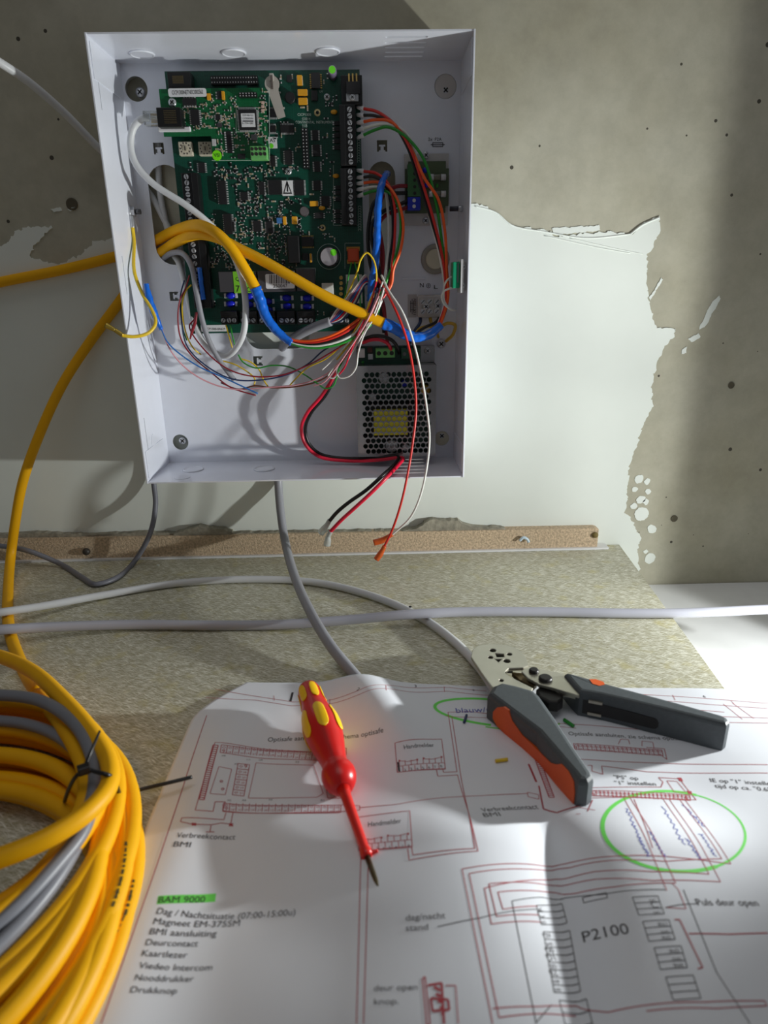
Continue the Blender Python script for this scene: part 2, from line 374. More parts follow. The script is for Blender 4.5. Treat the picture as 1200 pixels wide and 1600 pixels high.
tag(link('mortar_lump', b, M_SKIRT), 'grey mortar residue on the strip below the left half of the metal box', 'mortar')
for (u, v, r), lab in zip(((113, 319, 6.5), (1142, 602, 4), (1053, 810, 4.5)), ('dark round hole in the concrete left of the metal box', 'dark round hole in the concrete at the right edge', 'dark round hole in the concrete right of the plaster, near the worktop')):
    c = Y(u, v, WALL); tag(link('wall_hole', B().lathe(c-Vector((0, .0004, 0)), c+YV, [(0, r/1480), (.0006, r/1480*1.25), (.0008, r/1480*1.1), (.0003, r/1480*.8)], 20), mat('hole_dark', (92, 86, 70), .9, var=.2)), lab, 'hole')
b = B().ball(Y(135, 862, -.003), .0042, .004, .0042); tag(link('strip_knot', b, mat('dark_hole', (52, 46, 40), .5), strip), 'dark round nail head')
b = B().ball(Y(930, 836, -.001), .0035, .003, .0035); tag(link('strip_knot', b, mat('knot', (120, 104, 58), .8, bump=.5), strip), 'olive brown knot')
b = B().tube([Y(812, 845, -.004), Y(818, 840, -.004), Y(824, 843, -.004), Y(826, 847, -.004)], .0016, 8); tag(link('plastic_scrap', b, mat('pale_blue_plastic', (196, 214, 226), .3)), 'pale blue curled plastic scrap at the right end of the chipboard strip', 'scrap')
# ------------------------------------------------------------------ enclosure
M_BOX = mat('white_powder_coat', (230, 233, 242), .22, var=.012, bump=.05, bscale=900, coat=.3)
M_STEEL = mat('zinc_steel', (196, 198, 202), .3, .6, var=.1, vscale=300)
M_DARKST = mat('dull_steel', (110, 110, 112), .4, .9, var=.15)
M_BLACK = mat('black_plastic', (22, 22, 23), .38, var=.2)
M_INK = mat('black_ink', (30, 28, 30), .6, var=.05)
M_SLOT = mat('shadow_gap', (40, 38, 36), .7)
box = thing('metal_enclosure', 'open white metal box mounted on the wall, holding the green circuit boards', 'electrical box', Vector((0, 0, -BZ)))
TH = .0012
holes = []
def yrect(u0, v0, u1, v1, y=0.):
    um, vm = (u0+u1)/2, (v0+v1)/2
    return Y(u0, vm, y).x, Y(u1, vm, y).x, Y(um, v1, y).z, Y(um, v0, y).z
holes.append(obround(*yrect(237, 257, 292, 414)))
holes.append(obround(*yrect(577, 252, 618, 416)))
holes.append(obround(*yrect(384, 500, 484, 545)))
mounts = [(213, 139, 14.5, 220, 145), (696, 135, 14.5, 696, 142), (282, 691, 12, 286, 688), (690, 685, 11.5, 690, 680)]
for u, v, r, _, _ in mounts:
    c = Y(u, v, 0); holes.append(circ(c.x, c.z, r/1480, 28))
for u, v, fl in ((248, 232, 0), (597, 228, 0), (272, 463, 1), (403, 564, 2)):         # stamped hook openings
    c = Y(u, v, 0); k = .0047 if fl != 1 else .0042
    sh = [(-1, -1), (-.62, -1), (-.62, -.75), (-.3, -.75), (-.3, -.1), (-.62, -.1), (-.62, .2), (.62, .2), (.62, -.1), (.3, -.1), (.3, -.75), (.62, -.75), (.62, -1), (1, -1), (1, 1), (-1, 1)]
    if fl: sh = [(-y, x) for x, y in sh]
    holes.append([(c.x+x*k, c.z+y*k) for x, y in sh])
link('back_panel', plate([rect(-BX, BX, -BZ, BZ)]+holes, TH, MW(TH/2)), M_BOX, box)
def vslots(z, ends):
    out = []
    for (ua, va), (ub, vb), hw in ends:
        p, q = ZA(ua, va, z), ZA(ub, vb, z); ym = (p.y+q.y)/2
        out.append(obround(p.x, q.x, -ym-hw, -ym+hw))
    return out
MT = lambda z: Matrix(((1, 0, 0, 0), (0, -1, 0, 0), (0, 0, 1, z), (0, 0, 0, 1)))
top_s = vslots(BZ, [((602, 55.5), (669, 54.5), .0019), ((601, 64.5), (667, 63), .0019), ((601, 72), (664, 71), .0019), ((601, 79.5), (663, 78.5), .0019), ((600, 86), (661, 85), .0019)])
bot_s = vslots(-BZ, [((633, 719.7), (662, 719.3), .0019), ((622, 725), (663, 724.5), .0019), ((616, 730.5), (664, 729.8), .0019), ((612, 736), (665, 735), .0019), ((610, 741), (665, 740), .0019)])
link('side_panel', plate([rect(-BX, BX, -TH, BD)]+top_s, TH, MT(BZ-TH/2)), M_BOX, box)
link('side_panel', plate([rect(-BX, BX, -TH, BD)]+bot_s, TH, MT(-BZ+TH/2)), M_BOX, box)
# left and right walls; thin seams are open slits
def xslits(x, segs):
    out = []
    for (ua, va), (ub, vb) in segs:
        p, q = XA(ua, va, x), XA(ub, vb, x); ym = (p.y+q.y)/2
        out.append([(ym-.0006, min(p.z, q.z)), (ym+.0006, min(p.z, q.z)), (ym+.0006, max(p.z, q.z)), (ym-.0006, max(p.z, q.z))])
    return out
link('side_panel', plate([rect(-BD, TH, -BZ+TH, BZ-TH)]+xslits(-BX, [((147, 96), (157, 172)), ((188, 400), (197, 460)), ((223, 653), (230, 708))]), TH, MX(-BX+TH/2)), M_BOX, box)
link('side_panel', plate([rect(-BD, TH, -BZ+TH, BZ-TH)], TH, MX(BX-TH/2)), M_BOX, box)
for z0, z1 in ((BZ-.03, BZ-.004), (-BZ+.004, -BZ+.03)):                  # folded corner tabs
    for s in (-1, 1):
        b = B().box(s*(BX-TH), s*(BX-TH*1.7), -BD+.004, -.012, z0, z1, .0006); link('corner_tab', b, M_BOX, box)
for x, s in ((-BX, 1), (BX, -1)):                                       # folded rim seen as a bright edge
    b = B()
    link('rim_fold', B().box(x, x+s*TH*1.25, -BD-.0008, -BD, -BZ, BZ, .0003), M_BOX, box)
def ko_h(u, v, r, z, s):
    c = ZA(u, v, z); b = B()
    ring = []
    b.lathe(c-ZV*s*.0001, c-ZV*s*.002, [(0, r), (.0006, r), (.0012, r-.0009), (.0012, r-.0016), (.0006, r-.002)], 32)
    link('knockout', b, M_BOX, box)
for u, v in ((222, 84), (365, 82), (512, 80)): ko_h(u, v, .0105, BZ-TH, 1)
for u, v in ((302, 734), (413, 733)): ko_h(u, v, .0105, -BZ+TH, -1)
for u, v in ((285, 746), ): 
    c = ZA(u, v, -BZ+TH); b = B().cyl(c, ZV, .0075, .0004, 28); link('knockout', b, M_BOX, box)
c = XA(240, 690, -BX+TH); c = Vector((-BX+TH, c.y, c.z)); b = B().cyl(c, XV, .0075, .0004, 28); link('knockout', b, M_BOX, box)
# pale plastic plug in the back wall
c = Y(680, 405, 0)
b = B().lathe(c, c+YV*.01, [(0, .0137), (.0012, .0137), (.002, .0127), (.002, .0095), (.0015, .0093)], 32)
link('plug_ring', b, mat('grey_rubber', (158, 153, 143), .5), box)
link('plug', B().cyl(c, YV, .0092, .0026, 32, .0008), mat('ivory_plastic', (214, 208, 184), .45), box)
# spacers between box and wall
for u, v, r, _, _ in mounts:
    c = Y(u, v, TH+.0002); b = B().lathe(c, c-YV*.0106, [(0, .0135), (.0103, .0135)], 24, caps=False)
    b.lathe(c, c-YV*.0106, [(0, .0115), (.0103, .0115)], 24, caps=False); link('spacer', b, mat('spacer_plastic', (190, 190, 186), .5), box)
# raised lance marks and small printed signs on the back wall
link('lance', B().box(*(lambda r: (r[0], r[1], -.0009, 0, r[2], r[3]))(yrect(628, 433, 665, 437)), .0005), M_BOX, box)
sign = B()
def yt(b, s, u0, v0, u1, v1, y, h=None): 
    p, q = Y(u0, v0, y), Y(u1, v1, y); add_text(b, s, p, q, ZV, h)
yt(sign, '2x  F2A', 669, 220, 690, 220, -.0003)
def yline(b, u0, v0, u1, v1, y, wd=.0005):
    p, q = Y(u0, v0, y), Y(u1, v1, y); d = (q-p).normalized(); n = d.cross(YV)*wd/2; b.poly([p-n, q-n, q+n, p+n])
for l in ((676, 223, 692, 223), (676, 229, 692, 229), (676, 223, 676, 229), (692, 223, 692, 229), (673, 226, 695, 226)): yline(sign, *l, -.0003, .0006)
link('printed_sign', sign, M_INK, box); sign = B()
yt(sign, 'N', 656, 449, 662, 449, -.0003); yt(sign, 'L', 678, 451, 684, 451, -.0003, .0036)
c = Y(669.5, 446.5, -.0003)
for k in range(20):
    a0, a1 = 2*math.pi*k/20, 2*math.pi*(k+1)/20
    f = lambda a, r: c+Vector((math.cos(a)*r, 0, math.sin(a)*r)); sign.poly([f(a0, .0022), f(a1, .0022), f(a1, .0018), f(a0, .0018)])
for l in ((667.5, 446, 671.5, 446), (668.3, 447.6, 670.7, 447.6), (669.5, 443.8, 669.5, 446)): yline(sign, *l, -.0003, .0004)
link('printed_sign', sign, M_INK, box)
tagsign = B()
link('label_sticker', B().box(*(lambda r: (r[0], r[1], -.0003, 0, r[2], r[3]))(yrect(637, 460, 651, 496))), mat('clear_grey_sticker', (190, 186, 184), .35), box)
for l in ((641.5, 470, 641.5, 488), (646.5, 470, 646.5, 488), (641.5, 474, 646.5, 474), (641.5, 484, 646.5, 484), (644, 467, 644, 491)): yline(tagsign, *l, -.0006, .0005)
p0, p1 = Y(650, 492, -.0006), Y(650, 466, -.0006); add_text(tagsign, 'F1A / 250V', p0, p1, Vector((-1, 0, 0)))
link('printed_sign', tagsign, M_INK, box)

# ------------------------------------------------------------------ screws
def screw(name, c, r, h, parent=None, d=YV, m=None, cross=True):
    b = B().lathe(c, c+d, [(0, r), (h*.5, r), (h*.85, r*.8), (h, r*.45)], 18)
    a = d.orthogonal().normalized(); e = d.cross(a)
    b.mi(1)
    for p, q in ((a, e), (e, a)) if cross else ((a, e),):
        k = .58 if cross else .95
        P = [c+d*(h*1.01)+p*(s1*r*k)+q*(s2*r*.14) for s1, s2 in ((-1, -1), (1, -1), (1, 1), (-1, 1))]
        b.prism(P, -d*h*.3)
    return link(name, b, [m or M_STEEL, M_SLOT], parent)
for (u, v, r, su, sv), lab in zip(mounts, ('mounting screw in the hole at the upper left corner of the metal box', 'mounting screw in the hole at the upper right corner of the metal box', 'mounting screw in the hole at the lower left corner of the metal box', 'mounting screw in the pale plug at the lower right corner of the metal box')):
    c = Y(su, sv, .004)
    tag(screw('mounting_screw', Vector((c.x, .004, c.z)), .0042, .003, m=M_STEEL), lab, 'screw', 'box mounting screws')
    if u > 680:
        c2 = Y(u, v, .0008); link('plug', B().cyl(Vector((c2.x, .0024, c2.z)), YV, r/1480*.97, .0012, 28), mat('ivory_plastic', (214, 208, 184), .45) if v > 400 else mat('pale_grey_plug', (206, 202, 198), .35), box)
# earth bolt on the left wall and threaded stud on the right wall
def hexbolt(b, c, d, r, h): b.lathe(c, c+d, [(0, r), (h, r)], 6, smooth=False); return b
c = XA(204, 331, -BX+TH); c = Vector((-BX+TH, c.y, c.z))
eb = thing('earth_bolt', 'zinc earth bolt with nut and washer on the left wall of the metal box', 'bolt', c)
link('washer', B().cyl(c, XV, .0052, .001, 24), M_STEEL, eb)
link('hex_nut', hexbolt(B(), c+XV*.001, XV, .0042, .0032), M_STEEL, eb)
link('threaded_end', B().cyl(c+XV*.0042, XV, .0022, .0048, 14), M_DARKST, eb)
c = XA(722, 326, BX-TH); c = Vector((BX-TH, Y(730, 326, -.03).y, Y(730, 326, -.03).z))
st = thing('threaded_stud', 'dark threaded stud pointing inwards from the right wall of the metal box', 'bolt', c)
link('stud', B().cyl(c, -XV, .0021, .0115, 14), mat('dark_thread', (70, 70, 78), .35, .8), st)
link('collar', B().cyl(c, -XV, .0027, .004, 14), M_STEEL, st)
# ------------------------------------------------------------------ main circuit board
YB = -.014                                                          # board face
def pcbmat(name, rgb):
    m = bpy.data.materials.new(name); m.use_nodes = True; nt = m.node_tree; N = nt.nodes; L = nt.links; p = N['Principled BSDF']
    tc = N.new('ShaderNodeTexCoord'); sp = N.new('ShaderNodeSeparateXYZ'); L.new(tc.outputs['Object'], sp.inputs['Vector'])
    # copper tracks under the lacquer: fine lines that bend
    n = N.new('ShaderNodeTexBrick'); n.inputs['Scale'].default_value = 260; n.inputs['Mortar Size'].default_value = .035; n.offset = .37; n.squash = 2.3
    cb = N.new('ShaderNodeCombineXYZ'); L.new(sp.outputs['X'], cb.inputs['X']); L.new(sp.outputs['Z'], cb.inputs['Y']); L.new(cb.outputs['Vector'], n.inputs['Vector'])
    n.inputs['Color1'].default_value = (*lin(rgb), 1); n.inputs['Color2'].default_value = (*lin([min(255, x*1.18) for x in rgb]), 1); n.inputs['Mortar'].default_value = (*lin([min(255, x*1.35+8) for x in rgb]), 1)
    L.new(n.outputs['Color'], p.inputs['Base Color']); p.inputs['Roughness'].default_value = .3
    return m
M_PCB = pcbmat('dark_green_solder_mask', (7, 58, 45))
M_PCB2 = pcbmat('green_solder_mask', (10, 80, 44))
M_PIN = mat('tinned_pin', (222, 222, 222), .35, .35)
M_GOLD = mat('gold_pin', (214, 180, 104), .35, .45)
M_DIMG = mat('dim_gold', (104, 92, 66), .4, .4)
M_CHIPB = mat('chip_epoxy', (30, 29, 31), .45, var=.1)
M_SILK = mat('silkscreen_white', (190, 205, 196), .6)
M_LABEL = mat('white_sticker', (226, 226, 228), .5, var=.01)
M_TANT = mat('tantalum_yellow', (222, 158, 34), .4)
M_GREEN_S = mat('green_dot_sticker', (110, 226, 40), .5)
M_LIME = mat('lime_sticker', (122, 196, 44), .55)
M_GTERM = mat('green_terminal', (112, 186, 106), .42)
M_BLUEC = mat('blue_varistor', (24, 36, 196), .3)
pcb = thing('control_board', 'large dark green control circuit board fixed inside the metal box', 'circuit board', Vector((-.024, -.0124, -.048)))
bw = .0835
p0, p1, p2, p3 = (-.1072, -.0478), (.0594, -.0478), (.0594, .1692), (-.1072, .1692)
link('board', plate([[p0, p1, p2, p3]]+[circ(*(lambda q: (q.x, q.z))(Y(u, v, YB)), .0012, 12) for u, v in ((496, 176), (504, 356))], .0016, MW(YB+.0008)), M_PCB, pcb)
def comp(par, name, u0, v0, u1, v1, h, m, base=YB, bev=.0003, add=None, label=None):
    x0, x1, z0, z1 = yrect(u0, v0, u1, v1, base-h)
    b = B().box(x0, x1, base-h, base-.00005, z0, z1, bev)
    if add: add(b, x0, x1, z0, z1, base-h)
    o = link(name, b, m, par)
    if label: o['label'] = label
    return o
def soic(par, u0, v0, u1, v1, side='lr', n=6, h=.002, base=YB, name='chip', gold=False):
    def add(b, x0, x1, z0, z1, yf):
        b.mi(1)
        for k in range(n):
            t = (k+.5)/n
            if 'l' in side:
                z = z0+(z1-z0)*t; dz = (z1-z0)/n*.26
                for xa, xb in ((x0-.0014, x0), (x1, x1+.0014)): b.box(xa, xb, base-.0009, base-.0002, z-dz, z+dz)
            if 't' in side:
                x = x0+(x1-x0)*t; dx = (x1-x0)/n*.26
                for za, zb in ((z0-.0014, z0), (z1, z1+.0014)): b.box(x-dx, x+dx, base-.0009, base-.0002, za, zb)
    return comp(par, name, u0, v0, u1, v1, h, [M_CHIPB, M_GOLD if gold else M_PIN], base, .0002, add)
# standoffs behind the board
for x in (-.1, .05):
    for z in (-.04, .16): link('standoff', B().cyl(Vector((x, -.0123, z)), -YV, .003, .0122, 12), M_STEEL, pcb)
# ---- screw terminals down both sides and along the bottom
def tscrew(par, c, r=.0021):
    b = B().cyl(c, YV, r, .0006, 14, .0002); b.mi(1)
    a = random.uniform(0, math.pi); d = Vector((math.cos(a), 0, math.sin(a))); n = d.cross(YV)
    b.prism([c+YV*.0007+d*(s1*r*.9)+n*(s2*r*.16) for s1, s2 in ((-1, -1), (1, -1), (1, 1), (-1, 1))], -YV*.0003)
    return link('terminal_screw', b, [M_STEEL, M_SLOT], par)
def term_col(u0, u1, v0, v1, us, svs, side, h=.012):
    x0, x1, z0, z1 = yrect(u0, v0, u1, v1, YB-h)
    b = B().box(x0, x1, YB-h, YB-.00005, z0, z1, .0005); xs = Y(us, (v0+v1)/2, YB-h).x
    xo = (x0 if abs(x0-xs) > abs(x1-xs) else x1)
    b.box(min(xo, xs+(xo-xs)*.45), max(xo, xs+(xo-xs)*.45), YB-h-.0018, YB-h, z0+.0005, z1-.0005, .0005)
    o = link('terminal_block', b, M_BLACK, pcb)
    for v in svs: c = Y(us, v, YB-h); tscrew(o, Vector((xs, YB-h, c.z)))
    return o
sv1 = [171, 181, 191.5, 202, 212.5, 222.5, 232.5, 243, 253]; sv2 = [268, 278, 288, 298, 308, 318, 327, 337, 347]
term_col(531, 556, 163, 259, 547, sv1, 'r'); term_col(532.5, 556.5, 262, 352, 548, sv2, 'r')
term_col(287, 313, 270, 360, 295, [276, 285.5, 295, 304, 313.5, 323, 333, 343, 352], 'l')
term_col(298, 326, 366, 482, 306, [372, 382, 391.5, 401, 412, 422, 432, 442, 452, 462, 472], 'l')
for u0, u1, us in ((345, 371, (349, 358, 366)), (376, 402, (380, 388, 396)), (404, 430, (409, 417, 425)), (433, 461, (440, 448.5, 457)), (464, 492, (470, 478, 486)), (516, 545, (524, 533, 542))):
    x0, x1, z0, z1 = yrect(u0, 486, u1, 507, YB-.011)
    b = B().box(x0, x1, YB-.011, YB-.0001, z0, z1, .0005); b.box(x0+.0003, x1-.0003, YB-.0128, YB-.011, (z0+z1)/2+.001, z1-.0004, .0005)
    o = link('terminal_block', b, M_BLACK, pcb)
    for u in us: c = Y(u, 500.5, YB-.011); tscrew(o, c, .0021)
# ---- connectors and headers
comp(pcb, 'network_socket', 262, 112, 298, 138, .013, [M_BLACK, M_DIMG], add=lambda b, x0, x1, z0, z1, y: (b.mi(1), [b.box(x0+.004, x1-.006, y-.0004, y, z0+(z1-z0)*(.3+.06*k), z0+(z1-z0)*(.3+.06*k)+.00035) for k in range(8)]))
def header(u0, v0, u1, v1, n, vert, h=.006, m=M_BLACK, par=pcb, base=YB, rows=2):
    def add(b, x0, x1, z0, z1, y):
        b.mi(1)
        for k in range(n):
            for j in range(rows):
                t = (k+.5)/n; s = (j+.5)/rows
                x, z = (x0+(x1-x0)*s, z0+(z1-z0)*t) if vert else (x0+(x1-x0)*t, z0+(z1-z0)*s)
                b.box(x-.00035, x+.00035, y-.0006, y, z-.00035, z+.00035)
    return comp(par, 'pin_header', u0, v0, u1, v1, h, [m, M_PIN], base, .0003, add)
header(329, 118, 403, 132, 18, False, .004); header(472, 200, 482, 263, 12, True, .007)
comp(pcb, 'white_connector', 503, 442, 521, 466, .009, mat('natural_nylon', (206, 206, 198), .45), label='off-white nylon connector')
comp(pcb, 'white_connector', 541, 429, 566, 474, .009, mat('natural_nylon', (206, 206, 198), .45), label='off-white nylon connector')
b = B()
for k in range(4): 
    c = Y(533, 434+k*8.4, YB-.0002); b.lathe(c, c+YV, [(0, .0018), (.0005, .0017), (.0005, .0009), (.0001, .0009)], 14)
link('gold_pad_row', b, M_GOLD, pcb)
# ---- regulator on heat sink, electrolytics, coil, film capacitor, relays
comp(pcb, 'heat_sink', 533, 117, 566, 164, .010, M_BLACK, bev=.0006)
o = comp(pcb, 'voltage_regulator', 541, 127, 562, 146, .0135, [M_CHIPB, M_GOLD], base=YB, add=lambda b, x0, x1, z0, z1, y: (b.mi(1), [b.box(x0+(x1-x0)*t-.0006, x0+(x1-x0)*t+.0006, y+.001, y+.002, z1, z1+.006) for t in (.22, .5, .78)]))
comp(o, 'metal_tab', 541, 146, 560, 158, .0115, M_STEEL); screw('tab_screw', Y(550.5, 152, YB-.0116), .0026, .0014, o)
def can(u, v, r, h, m, name, top=M_STEEL, lab=None, seg=28):
    c = Y(u, v, YB-h); c = Vector((c.x, YB, c.z)); b = B().lathe(c, c+YV*h, [(0, r), (h*.9, r), (h, r*.93)], seg)
    b.mi(1).cyl(c+YV*h, YV, r*.86, .0002, seg)
    o = link(name, b, [m, top], pcb)
    if lab: o['label'] = lab
    return o, c+YV*(h+.0003)
o, t = can(514, 401, .0088, .016, mat('capacitor_sleeve_black', (34, 32, 34), .3), 'electrolytic_capacitor', mat('bright_aluminium', (226, 218, 222), .22, .75), 'large black electrolytic capacitor with shiny top')
link('dot_sticker', B().cyl(t+Vector((.0042, 0, .0035)), YV, .0029, .0001, 20), M_GREEN_S, o)
o, t = can(519, 109, .0036, .018, mat('capacitor_sleeve_violet', (122, 112, 138), .3), 'electrolytic_capacitor', mat('bright_aluminium', (226, 218, 222), .22, .75), 'small upright capacitor with green dot')
link('dot_sticker', B().cyl(t, YV, .0028, .0001, 20), M_GREEN_S, o)
can(475, 330, .0042, .007, mat('inductor_grey', (66, 62, 64), .5), 'inductor', mat('inductor_top', (96, 90, 92), .5), seg=16)
can(453, 152, .0046, .0045, M_CHIPB, 'inductor', M_CHIPB, seg=8)
fc = comp(pcb, 'film_capacitor', 543, 388, 561, 409, .0075, [mat('orange_film', (196, 74, 34), .25), mat('copper_frame', (196, 140, 66), .3, .7)], bev=.0012, label='orange film capacitor in a copper frame',
    add=lambda b, x0, x1, z0, z1, y: b.mi(1).box(x0-.0008, x1+.0008, YB-.0042, YB-.003, z1-.002, z1+.0015).box(x0-.0008, x1+.0008, YB-.0042, YB-.003, z0-.0015, z0+.002))
M_RELAY = mat('relay_grey', (70, 68, 72), .45)
r1 = comp(pcb, 'relay', 342, 424, 401, 456, .013, M_RELAY, bev=.0006)
r2 = comp(pcb, 'relay', 403, 423, 461, 456, .013, M_RELAY, bev=.0006)
r3 = comp(pcb, 'relay', 463, 420, 492, 455, .011, M_RELAY, bev=.0006)
def sticker(par, name, u0, v0, u1, v1, y, m, r=.0008, texts=(), lab=None):
    x0, x1, z0, z1 = yrect(u0, v0, u1, v1, y)
    b = plate([rrect(x0, x1, z0, z1, r)], .00015, MW(y)); b.mi(1)
    for s, a0, b0, a1, b1, *h in texts:
        if s == '|': [b.poly([Y(a0+(a1-a0)*k/34., b1, y-.0002), Y(a0+(a1-a0)*(k+w_)/34., b1, y-.0002), Y(a0+(a1-a0)*(k+w_)/34., b0, y-.0002), Y(a0+(a1-a0)*k/34., b0, y-.0002)]) for k, w_ in ((0, 1), (2, .5), (3, 1.4), (6, .6), (7.5, 1), (10, .5), (11, 1.5), (14, .5), (15, 1), (17.3, .6), (19, 1.5), (21.5, .5), (23, 1), (25, .6), (26.5, 1.4), (29, .5), (30, 1), (32, 1))]
        elif s == '-': b.poly([Y(a0, b0+b1, y-.0002), Y(a1, b0+b1, y-.0002), Y(a1, b0-b1, y-.0002), Y(a0, b0-b1, y-.0002)])
        else: yt(b, s, a0, b0, a1, b1, y-.0002, *(h or (None,)))
    o = link(name, b, [m, M_INK], par)
    if lab: o['label'] = lab
    return o
sticker(r1, 'lime_label', 365, 424, 398, 458, YB-.0132, M_LIME, .0002, [('Q', 368.5, 439, 374.5, 439), ('7', 369, 456, 375, 456), ('C', 386, 456, 392, 456)], 'lime green label with black letters')
sticker(r2, 'barcode_label', 415, 428, 460, 451, YB-.0132, M_LABEL, .0014, [('|', 421, 429, 454, 443), ('250047', 427, 449.5, 449, 449)], 'white barcode label reading 250047')
link('silkscreen_box', (lambda b: (yline(b, 460, 419, 493, 419, YB-.0002), yline(b, 493, 419, 493, 458, YB-.0002), b)[2])(B()), M_SILK, pcb)
sticker(pcb, 'serial_label', 314, 508, 354, 518, YB-.0002, M_LABEL, .0003, [('CICP1300-0A629', 319, 515.5, 352, 515.5)])
# ---- coin cell clip and rotary switches
bt = B(); c0 = Y(425, 131, YB-.009)
pts = [c0+Vector((math.cos(a)*.0062, 0, math.sin(a)*.0062)) for a in [math.radians(x) for x in range(-38, 240, 14)]]
e = [Y(u, v, YB-.009) for u, v in ((434, 186), (446, 182))]
pts = pts + e
bt.prism(pts, -YV*.0008); bt.box(c0.x-.0018, c0.x+.0018, YB-.0105, YB-.0001, c0.z+.002, c0.z+.0075, .0004)
bt.mi(1).box(c0.x-.0009, c0.x+.0009, YB-.0108, YB-.0088, c0.z-.004, c0.z+.006, .0002)
link('battery_tab', bt, [mat('tab_fibre', (176, 170, 162), .55), mat('tab_pin', (120, 110, 104), .3, .6)], pcb)
for u in (289.5, 320.5):
    def add(b, x0, x1, z0, z1, y):
        c = Vector(((x0+x1)/2, y, (z0+z1)/2)); b.mi(1).cyl(c, YV, (x1-x0)*.2, .0005, 16); b.mi(2)
        for k in range(10):
            a = 2*math.pi*k/10; d = Vector((math.cos(a), 0, math.sin(a))); q = c+d*(x1-x0)*.36+YV*.0002; b.box(q.x-.0004, q.x+.0004, q.y, q.y+.0002, q.z-.0006, q.z+.0006)
        b.box(c.x-.0003, c.x+.0003, y-.0008, y, c.z-.0016, c.z+.0016)
    comp(pcb, 'rotary_switch', u-10.5, 221, u+10.5, 243, .0055, [mat('switch_beige', (206, 198, 178), .5), mat('switch_dial', (188, 180, 158), .5), M_INK], bev=.0006, add=add)
# ---- chips
for a in ((488, 203, 497, 219, 'lr', 6), (489, 226, 500, 244, 'lr', 7), (491, 252, 500, 268, 'lr', 6), (490, 282, 501, 297, 'lr', 6), (445, 235, 456, 257, 'lr', 8), (438, 195, 459, 207, 'tb', 9), (421, 170, 432, 183, 'tb', 5),
          (421, 196, 431, 206, 'tb', 5), (423, 243, 430, 260, 'lr', 7), (405, 284, 413, 304, 'lr', 8), (376, 300, 387, 313, 'lr', 5), (396, 345, 408, 362, 'lr', 7), (416, 346, 426, 364, 'lr', 8), (310, 254, 320, 270, 'lr', 6), (357, 346, 366, 362, 'lr', 7)):
    soic(pcb, *a)
soic(pcb, 420, 281, 439, 304, 'lr', 12, .0025); soic(pcb, 460, 281, 475, 305, 'lr', 12, .0025)
soic(pcb, 341, 282, 353, 319, 'lr', 10, .004, name='dip_chip'); soic(pcb, 350, 334, 362, 366, 'lr', 10, .004, name='dip_chip')
soic(pcb, 502, 306, 515, 322, 'lr', 5, .003); soic(pcb, 492, 332, 505, 341, 'lr', 3, .004)
soic(pcb, 486, 113, 500, 137, 'lr', 7, .0045, name='power_chip', gold=True); soic(pcb, 471, 370, 490, 385, 'tb', 8, .0045, name='power_chip', gold=True)
comp(pcb, 'power_diode', 449, 368, 468, 411, .010, M_BLACK, bev=.001); comp(pcb, 'power_diode', 472, 396, 482, 407, .003, M_CHIPB); comp(pcb, 'power_diode', 448, 117, 456, 128, .003, M_CHIPB); comp(pcb, 'power_diode', 486, 141, 496, 157, .003, M_CHIPB)
for k, (v) in enumerate((189, 198, 208, 217, 227)): soic(pcb, 522, v, 531, v+6.5, 'lr', 2, .0022, name='diode')
for v in (293, 301, 311, 330, 338, 346): soic(pcb, 524, v-3, 532, v+3, 'lr', 2, .0022, name='diode')
sticker(pcb, 'warning_label', 441, 282, 458, 306, YB-.0026, M_LABEL, .0003, [('\u25B3', 442.5, 303, 456.5, 303, .0105), ('1', 448.5, 299.5, 450.5, 299.5)], 'white label with a black triangle')
sticker(pcb, 'small_label', 419, 214, 433, 232, YB-.0003, M_LABEL, .0003, [('A5', 422, 222, 430, 222)])
link('dot_sticker', B().cyl(Y(424, 228, YB-.0005), YV, .002, .0001, 16), M_GREEN_S, pcb)
# ---- tantalum capacitors, blue varistors
for u0, v0, u1, v1 in ((464, 117, 472, 133), (465, 139, 480, 149), (466, 152.5, 480, 163), (484, 314, 497, 322), (442, 338, 447, 351), (456, 338, 464, 350), (484, 396, 487, 410)):
    comp(pcb, 'tantalum_capacitor', u0, v0, u1, v1, .0028, [M_TANT, M_PIN], bev=.0003, add=lambda b, x0, x1, z0, z1, y: b.mi(1).box(x0-.0004, x1+.0004, YB-.001, YB-.0002, z0+.0004, z1-.0004))
comp(pcb, 'blue_capacitor', 432, 340, 440, 349, .0028, mat('blue_ceramic', (66, 118, 178), .4))
for u, v in ((522, 175), (503, 325), (525, 275)): c = Y(u, v, YB-.002); link('disc_capacitor', B().ball(c, .0031, .0016, .0019), M_TANT, pcb)
for u, v in ((360, 462), (360, 475), (389, 463), (389, 476), (418, 471), (419, 484), (448, 465.5), (449, 478.5), (480, 466), (480, 479)):
    c = Y(u, v, YB-.003); o = link('varistor', B().ball(c, .0044, .0022, .0031), M_BLUEC, pcb)
    b = B()
    for s in (-1, 1): b.box(c.x+s*.0052-.0011, c.x+s*.0052+.0011, YB-.002, YB-.0002, c.z-.0022, c.z+.0022, .0003)
    link('solder_lug', b, M_PIN, o)
